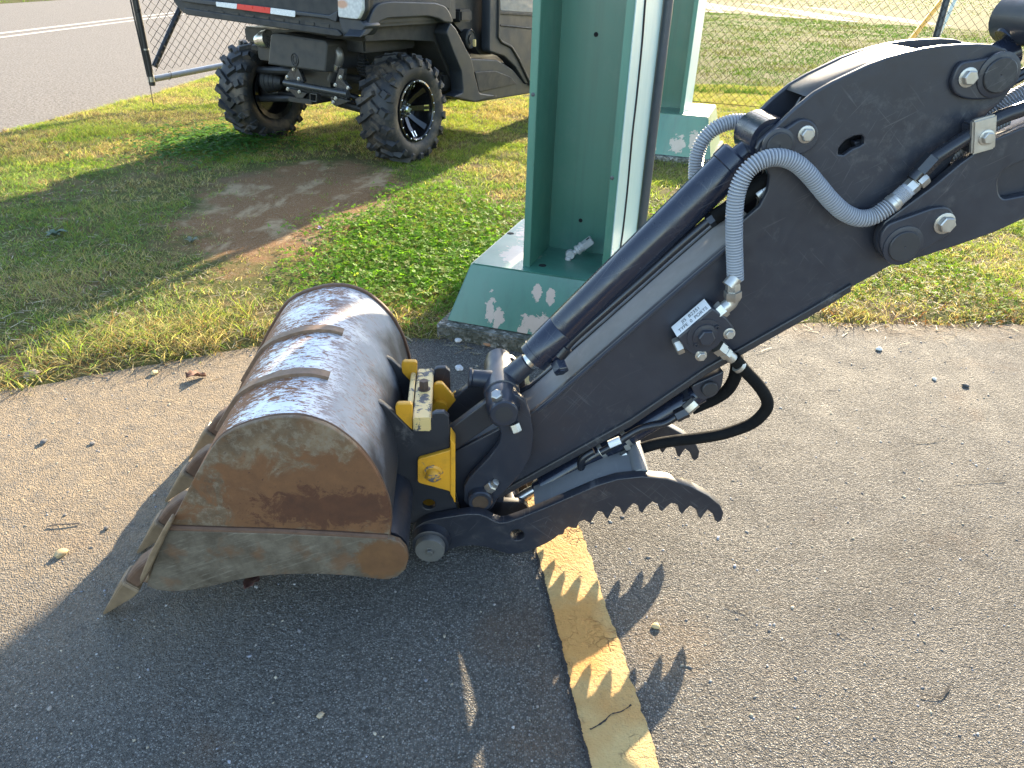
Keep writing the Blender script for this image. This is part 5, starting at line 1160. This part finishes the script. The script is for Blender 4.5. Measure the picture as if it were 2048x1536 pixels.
ty = np.where((Y > 4.6) & (rng.random(n) < .4), 1, ty); pt = fbm(X, Y, 2.4, 77); ty = np.where(((Y > 3.9) | (X > .5)) & (pt < .50) & (rng.random(n) < .7), np.where(rng.random(n) < .65, 2, 3), ty); ty = np.where((X > .5) & (rng.random(n) < .35), 1, ty)
dry = np.clip(1.15-de/.42, 0, 1); ty = np.where(rng.random(n) < dry*.72, np.where(rng.random(n) < .7, 2, 3), ty)
ty = np.where(rng.random(n) < .10, np.where(rng.random(n) < .6, 2, 3), ty)
col = PALA[ty]*rng.uniform(.7, 1.3, (n, 1))*rng.uniform(.92, 1.08, (n, 3))
tall = np.clip(1-np.abs(de-.18)/.30, 0, 1)*(X < -.6)
h = (.012+.026*rng.random(n)*fbm(X, Y, 3, 60)*1.6)*(1+tall*1.9*(fbm(X, Y, 5, 61)))
h = np.where(in_dirt(X, Y) < 1.0, h*.6, h)
blades('grass', X, Y, h, rng.uniform(.0017, .0036, n), h*rng.uniform(.4, 2.2, n), col, M_GRASS, 'short green and straw coloured grass covering the verge')
# long straggling blades along the asphalt edge
X, Y = tufts(1500, (-3.2, -.3), (.8, 2.9), 9, .012, None, None, lambda x, y: np.clip(1-np.abs(y-asph_edge(x)-.15)/.22, 0, 1)*np.clip((fbm(x, y, 3, 70)-.3)/.2, 0, 1))
n = len(X); h = rng.uniform(.03, .085, n); ty = rng.choice([0, 1, 1, 2, 2, 3], n)
blades('long_grass', X, Y, h, rng.uniform(.002, .0042, n), h*rng.uniform(.5, 2.6, n), PALA[ty]*rng.uniform(.75, 1.25, (n, 1)), M_GRASS, 'long straggling grass along the left asphalt edge')
X, Y = tufts(2500, (.7, 4.2), (2.1, 3.3), 8, .014, None, None, lambda x, y: np.clip(1-np.abs(y-asph_edge(x)-.03)/.12, 0, 1)*np.clip((fbm(x, y, 4, 71)-.28)/.2, 0, 1))
n = len(X); h = rng.uniform(.01, .035, n); ty = rng.choice([3, 3, 2, 3, 1], n); cb = PALA[ty]*rng.uniform(.75, 1.35, (n, 1)); cb[ty == 3] *= np.array([1.35, .95, .7])
blades('dead_grass', X, Y, h, rng.uniform(.002, .004, n), h*rng.uniform(.8, 2.4, n), cb, M_GRASS, 'dead rust brown grass creeping over the right asphalt edge')
# grass beyond the fence and over the road
def far_tufts(nt, xr, yr, bl, hm, seed):
    x = rng.uniform(*xr, nt); y = yr[0]+(yr[1]-yr[0])*rng.random(nt)**1.6; k = visible(x, y, 0, 200) & ((x > -3.2) | (x < -13.3)); x, y = x[k], y[k]
    rel = (x-A.x)*nr.x+(y-A.y)*nr.y; k = (rel < -.2) | (rel > wd_far+.2); x, y = x[k], y[k]
    n = len(x); X = np.repeat(x, bl)+rng.normal(0, .05, n*bl); Y = np.repeat(y, bl)+rng.normal(0, .05, n*bl); n = len(X)
    g = fbm(X, Y, .9, seed)+.3*(rng.random(n)-.5); ty = np.select([g > .56, g > .44], [0, 1], 2); ty = np.where((ty == 2) & (rng.random(n) < .3), 3, ty)
    h = rng.uniform(.4, 1, n)*hm*(.5+fbm(X, Y, 1.7, seed+3)); return X, Y, h, np.array((.46, .60, .36))*PALA[ty]*rng.uniform(.75, 1.3, (n, 1))
wd_far = 11.0
X, Y, h, col = far_tufts(70000, (-2, 16), (8.4, 30), 4, .045, 80); n = len(X)
blades('meadow_grass', X, Y, h, .004+.0006*Y, h*rng.uniform(.3, 1.2, n), col, M_GRASS2, 'yellow green meadow grass beyond the chain link fence', z0=np.zeros(n)-.004)
X, Y, h, col = far_tufts(16000, (-40, 60), (18, 80), 3, .07, 90); n = len(X)
blades('far_grass', X, Y, h, .012+.0008*Y, h*rng.uniform(.3, 1.2, n), col, M_GRASS2, 'grass on the far side of the roads', z0=np.where(X < -13, -.03, -.004))
# clover patches: each leaf three leaflets
def clover(name, nt, xr, yr, keep, hr, sr, label, tint=(.13, .27, .025)):
    x = rng.uniform(*xr, nt); y = rng.uniform(*yr, nt); k = (y > asph_edge(x)+.03) & visible(x, y); x, y = x[k], y[k]; k = rng.random(len(x)) < keep(x, y); x, y = x[k], y[k]; n = len(x)
    z = gheight(x, y)+rng.uniform(*hr, n)*(.5+fbm(x, y, 4, 33)); s = rng.uniform(*sr, n); V = np.empty((n, 3, 4, 3)); ph = rng.uniform(0, 6.28, n); tx, ty_ = rng.normal(0, .35, n), rng.normal(0, .35, n)
    for k3 in range(3):
        a = ph+k3*2.094
        for j, (rr, da, dz) in enumerate(((.0, 0, 0), (.75, -.62, .12), (1.05, 0, .02), (.75, .62, .12))):
            dx, dy = s*rr*np.cos(a+da), s*rr*np.sin(a+da); V[:, k3, j] = np.stack([x+dx, y+dy, z+dx*tx+dy*ty_+dz*s], -1)
    idx = np.arange(n*12); col = np.array(tint)*rng.uniform(.65, 1.35, (n, 1))*rng.uniform(.9, 1.1, (n, 3)); pale = rng.random(n) < .12; col[pale] = np.array((.22, .27, .05))*rng.uniform(.8, 1.2, (pale.sum(), 1))
    return tag(raw_mesh(name, V.reshape(-1, 3), np.full(n*3, 4), idx, np.repeat(col, 12, 0), M_GRASS), label, 'clover', kind='stuff')
ell = lambda x, y, cx, cy, rx, ry, sd: np.clip(1.5-np.sqrt(((x-cx)/rx)**2+((y-cy)/ry)**2)*1.25+1.1*(fbm(x, y, 3.2, sd)-.5), 0, 1)
clover('clover', 46000, (-1.4, .3), (2.2, 4.6), lambda x, y: ell(x, y, -.42, 3.10, .52, .78, 101), (.008, .040), (.007, .014), 'bright green clover patch left of the near green column')
clover('clover', 22000, (.6, 4.0), (2.45, 4.2), lambda x, y: np.clip((fbm(x, y, 2.1, 111)-.46)/.15, 0, 1)*.9, (.004, .028), (.006, .0115), 'clover and low weeds under the boom at the right', (.13, .23, .022))
clover('low_weeds', 16000, (-3.2, -.6), (1.7, 4.3), lambda x, y: np.clip((fbm(x, y, 3.1, 121)-.52)/.12, 0, 1)*.6*np.clip(in_dirt(x, y)-.6, 0, 1), (.002, .014), (.005, .010), 'pale low weeds in the shaded grass at the left', (.10, .17, .05))
# flattened broad leaves by the left rear wheel
def leafmesh(n, x, y, L, Wd, zr, tint):
    V = np.empty((n, 6, 3)); a = rng.uniform(0, 6.28, n); z = gheight(x, y)+rng.uniform(*zr, n); up = rng.uniform(0, .5, n)
    for j, (t, w) in enumerate(((0, 0), (.35, .5), (.8, .35), (1, 0), (.8, -.35), (.35, -.5))):
        dx = L*t*np.cos(a)-Wd*w*np.sin(a); dy = L*t*np.sin(a)+Wd*w*np.cos(a); V[:, j] = np.stack([x+dx, y+dy, z+L*up*np.sin(t*2.6)*.6+abs(w)*Wd*.3], -1)
    return V.reshape(-1, 3), np.repeat(np.array(tint)*rng.uniform(.65, 1.35, (n, 1)), 6, 0)
n = 1700; rr = rng.normal(0, 1, (n, 2)); c0 = ground((440, 290)); X = c0.x+rr[:, 0]*.24; Y = c0.y+rr[:, 1]*.30
V, col = leafmesh(n, X, Y, rng.uniform(.03, .085, n), rng.uniform(.010, .020, n), (.006, .04), (.085, .19, .04))
tag(raw_mesh('broadleaf_weeds', V, np.full(n, 6), np.arange(n*6), col, M_GRASS), 'dark green broad leaved weeds by the left rear tyre', 'weeds', kind='stuff')
# straw and stalks lying on the soil and the asphalt edge
def straw(nt):
    x = rng.uniform(-3.4, 3.2, nt); y = rng.uniform(1.0, 5.0, nt); de = y-asph_edge(x); k = visible(x, y, 0, 100) & (de > -.28) & (x > road_edge(y)); k &= rng.random(nt) < np.where(de < 0, np.exp(de/.07)*.8, np.clip(1.1-de*.35, .15, 1))
    x, y = x[k], y[k]; n = len(x); z = np.where(y > asph_edge(x), gheight(x, y)+.003, .002)+rng.uniform(0, .004, n); a = rng.uniform(0, 6.28, n); L = rng.uniform(.012, .06, n); w_ = rng.uniform(.0007, .0015, n); dirt = in_dirt(x, y) < 1.0; L = np.where(dirt, L*.4, L)
    dx, dy = np.cos(a)*L/2, np.sin(a)*L/2; wx, wy = -np.sin(a)*w_, np.cos(a)*w_; V = np.empty((n, 4, 3)); bz = rng.uniform(-.003, .006, n)
    V[:, 0] = np.stack([x-dx-wx, y-dy-wy, z], -1); V[:, 1] = np.stack([x+dx-wx, y+dy-wy, z+bz.clip(0)], -1); V[:, 2] = np.stack([x+dx+wx, y+dy+wy, z+bz.clip(0)+.0004], -1); V[:, 3] = np.stack([x-dx+wx, y-dy+wy, z+.0004], -1)
    col = np.array([(.36, .29, .17), (.22, .15, .08), (.44, .38, .26)])[rng.integers(0, 3, n)]*rng.uniform(.6, 1.2, (n, 1))*np.where(dirt, .6, 1.0)[:, None]
    return tag(raw_mesh('straw_litter', V.reshape(-1, 3), np.full(n, 4), np.arange(n*4), np.repeat(col, 4, 0), mat_grass('dry_straw', .15)), 'dry straw and stalks lying on the bare soil', 'straw', kind='stuff')
straw(42000)
# loose grit on the asphalt
def stone_mesh(seed, sub=1):
    bm = bmesh.new(); bmesh.ops.create_icosphere(bm, subdivisions=sub, radius=1); r = random.Random(seed)
    for v in bm.verts: v.co *= r.uniform(.75, 1.15); v.co.z *= .55
    me = bpy.data.meshes.new('stone'); bm.to_mesh(me); bm.free(); return me
def grit(n):
    x = rng.uniform(-1.7, 1.9, n); y = rng.uniform(.45, 2.45, n); k = (y < asph_edge(x)-.02) & visible(x, y, 0, 150); x, y = x[k], y[k]; n = len(x)
    me = stone_mesh(3); co = np.array([v.co[:] for v in me.vertices]); fa = np.array([p.vertices[:] for p in me.polygons]); nv = len(co)
    s = np.exp(rng.normal(math.log(.0019), .42, n)).clip(.0009, .0055); a = rng.uniform(0, 6.28, n); st = rng.uniform(.65, 1.4, n)
    cx, sy = np.cos(a), np.sin(a); p = co[None]*s[:, None, None]*np.stack([st, 1/st, np.ones(n)], -1)[:, None, :]
    V = np.stack([p[..., 0]*cx[:, None]-p[..., 1]*sy[:, None]+x[:, None], p[..., 0]*sy[:, None]+p[..., 1]*cx[:, None]+y[:, None], p[..., 2]+(s*.12)[:, None]], -1)
    idx = (fa[None]+(np.arange(n)*nv)[:, None, None]).reshape(-1)
    base = .75*np.array([(.42, .40, .38), (.30, .27, .24), (.20, .19, .19), (.46, .40, .30), (.33, .34, .38)])[rng.integers(0, 5, n)]*rng.uniform(.6, 1.15, (n, 1))
    k = NT('grit_stone'); at_ = k.n('Attribute', dict(attribute_name='Col')).outputs['Color']; mg = k.done(at_, .7, 0, None, .3)
    return tag(raw_mesh('loose_grit', V.reshape(-1, 3), np.full(n*len(fa), 3), idx, np.repeat(base, nv, 0), mg), 'fine loose grit scattered over the asphalt', 'grit', kind='stuff')
grit(3500)
# single stones, leaves and twigs one can point at
def stone(p, r, colr, label, seed):
    me = stone_mesh(seed, 2); o = fin(me, 'stone', mat_simple('stone_surface', colr, .8, 0, .3, 120, .3), None, 60); g_ = ground(p); o.location = (g_.x, g_.y, r*.4); o.scale = (r*1.15, r*.9, r); o.rotation_euler = (0, 0, seed)
    return tag(o, label, 'stone')
stone((122, 1110), .0125, (.36, .27, .14), 'small tan stone on sunlit asphalt left of the bucket teeth', 1)
stone((213, 1058), .006, (.08, .075, .07), 'dark pebble in the sun above the tan stone', 2)
stone((976, 691), .015, (.33, .17, .085), 'reddish brown stone in front of the concrete footing', 3)
stone((918, 683), .014, (.55, .54, .52), 'white stone near the left corner of the concrete footing', 4)
stone((918, 739), .014, (.50, .50, .50), 'flat white pebble beside the stripe end and coupler', 5)
stone((1311, 1254), .008, (.45, .33, .16), 'small yellowish stone right of the yellow stripe', 6)
stone((641, 1432), .0065, (.36, .28, .18), 'round tan pebble on the shaded asphalt at the bottom', 7)
stone((88, 886), .010, (.10, .095, .09), 'dark grey stone on sandy asphalt at the left edge', 8)
stone((185, 888), .007, (.14, .13, .12), 'dark chip on sandy asphalt between the left stone and bucket', 9)
stone((66, 753), .022, (.20, .16, .12), 'brown flat stone at the shaded grass edge', 10)
stone((309, 748), .012, (.50, .38, .18), 'pale yellow stone at the sandy asphalt edge', 11)
stone((1930, 773), .010, (.06, .06, .06), 'small black stone on the sunlit asphalt at the right', 12)
stone((1757, 700), .011, (.62, .60, .55), 'white pebble on the asphalt below the dead grass', 13)
stone((1868, 759), .008, (.60, .58, .52), 'white pebble next to the small black stone', 14)
def leaf(p, L, colr, label, name='fallen_leaf', curl=.5, rz=.4):
    n = 9; V = []; F = []
    for i in range(n):
        t_ = i/(n-1); w_ = L*.32*math.sin(math.pi*min(1, t_*1.05))**.8*(1+.25*random.uniform(-1, 1))
        for s in (-1, -.4, .4, 1): V.append((L*(t_-.5), w_*s, .004+L*curl*(abs(s)**1.5*.28+.16*math.sin(t_*5+s))*random.uniform(.7, 1.2)))
    for i in range(n-1):
        for j in range(3): F.append((i*4+j, (i+1)*4+j, (i+1)*4+j+1, i*4+j+1))
    o = pyd(name, V, F, mat_simple('dry_leaf', colr, .75, 0, .4, 60, .4), None, 80); g_ = ground(p); o.location = (g_.x, g_.y, .002); o.rotation_euler = (0, 0, rz)
    md = o.modifiers.new('thick', 'SOLIDIFY'); md.thickness = .0008
    return tag(o, label, 'leaf')
leaf((393, 757), .055, (.14, .062, .035), 'crumpled brown leaf on the sandy asphalt by the grass', curl=.8)
leaf((505, 1168), .045, (.10, .040, .028), 'dark red brown leaf in the shade under the bucket', curl=.5, rz=1.2)
b = MB(); g_ = ground((126, 1052)); b.tube([(-.03, -.006, .003), (-.01, .0, .005), (.01, .002, .004), (.034, .008, .003)], .0014, 6); o = b.build('twig', mat_simple('twig_bark', (.09, .07, .055), .8)); o.location = (g_.x, g_.y, 0); tag(o, 'short dark twig on sunlit asphalt left of the bucket', 'twig')
# a woolly rosette and a purple flower in the grass
def rosette(p, nl, L, tint, label):
    g_ = ground(p); t = thing('rosette_plant', (g_.x, g_.y, .01), 0, label, 'plant')
    k = NT('woolly_leaf'); ml = k.done(k.mix(k.noise(60, 4), tuple(v*.8 for v in tint), tuple(v*1.2 for v in tint)), .8)
    for i in range(nl):
        a = i*2.4; l = L*random.uniform(.6, 1); V = []; F = []
        for j in range(7):
            t_ = j/6; w_ = l*.22*math.sin(math.pi*(.08+.9*t_)); r_ = l*t_; z = l*(.55*math.sin(t_*2.2)*(1-.03*i))
            for s in (-1, 0, 1): V.append((r_*math.cos(a)-s*w_*math.sin(a), r_*math.sin(a)+s*w_*math.cos(a), z+abs(s)*w_*.35))
        for j in range(6):
            for s in (0, 1): F.append((j*3+s, (j+1)*3+s, (j+1)*3+s+1, j*3+s+1))
        pyd('leaf', V, F, ml, t, 80)
rosette((112, 478), 9, .06, (.085, .12, .075), 'grey green woolly rosette in the shaded grass at the left')
rosette((385, 490), 5, .045, (.12, .13, .085), 'small grey weed at the edge of the bare soil')
g_ = ground((641, 484)); t = thing('purple_flower', (g_.x, g_.y, .01), 0, 'small purple flower on a thin stalk above the clover', 'flower')
b = MB(); b.tube([(0, 0, 0), (.002, .003, .025), (.001, .004, .055)], .0012, 6); b.build('stalk', mat_simple('stalk_green', (.09, .15, .04), .7), t)
mp = mat_simple('lilac_petal', (.34, .24, .52), .6, 0, .15, 50)
for i in range(6):
    a = i*1.05; b = MB(); c0 = Vector((.001, .004, .050+.004*(i % 3))); e = Vector((math.cos(a), math.sin(a), .35)); s = Vector((-math.sin(a), math.cos(a), 0))
    b.add([c0, c0+e*.006+s*.004, c0+e*.011, c0+e*.006-s*.004, c0+Vector((0, 0, -.0008))], [(0, 1, 2, 3), (4, 3, 2, 1), (0, 4, 1), (0, 3, 4)]); b.build('petal', mp, t)

# no fourth level: small pieces of a sub-part hang on the part itself
def depth(o):
    k_ = 1
    while o.parent: o = o.parent; k_ += 1
    return k_
for o in list(bpy.data.objects):
    while depth(o) > 3: o.parent = o.parent.parent
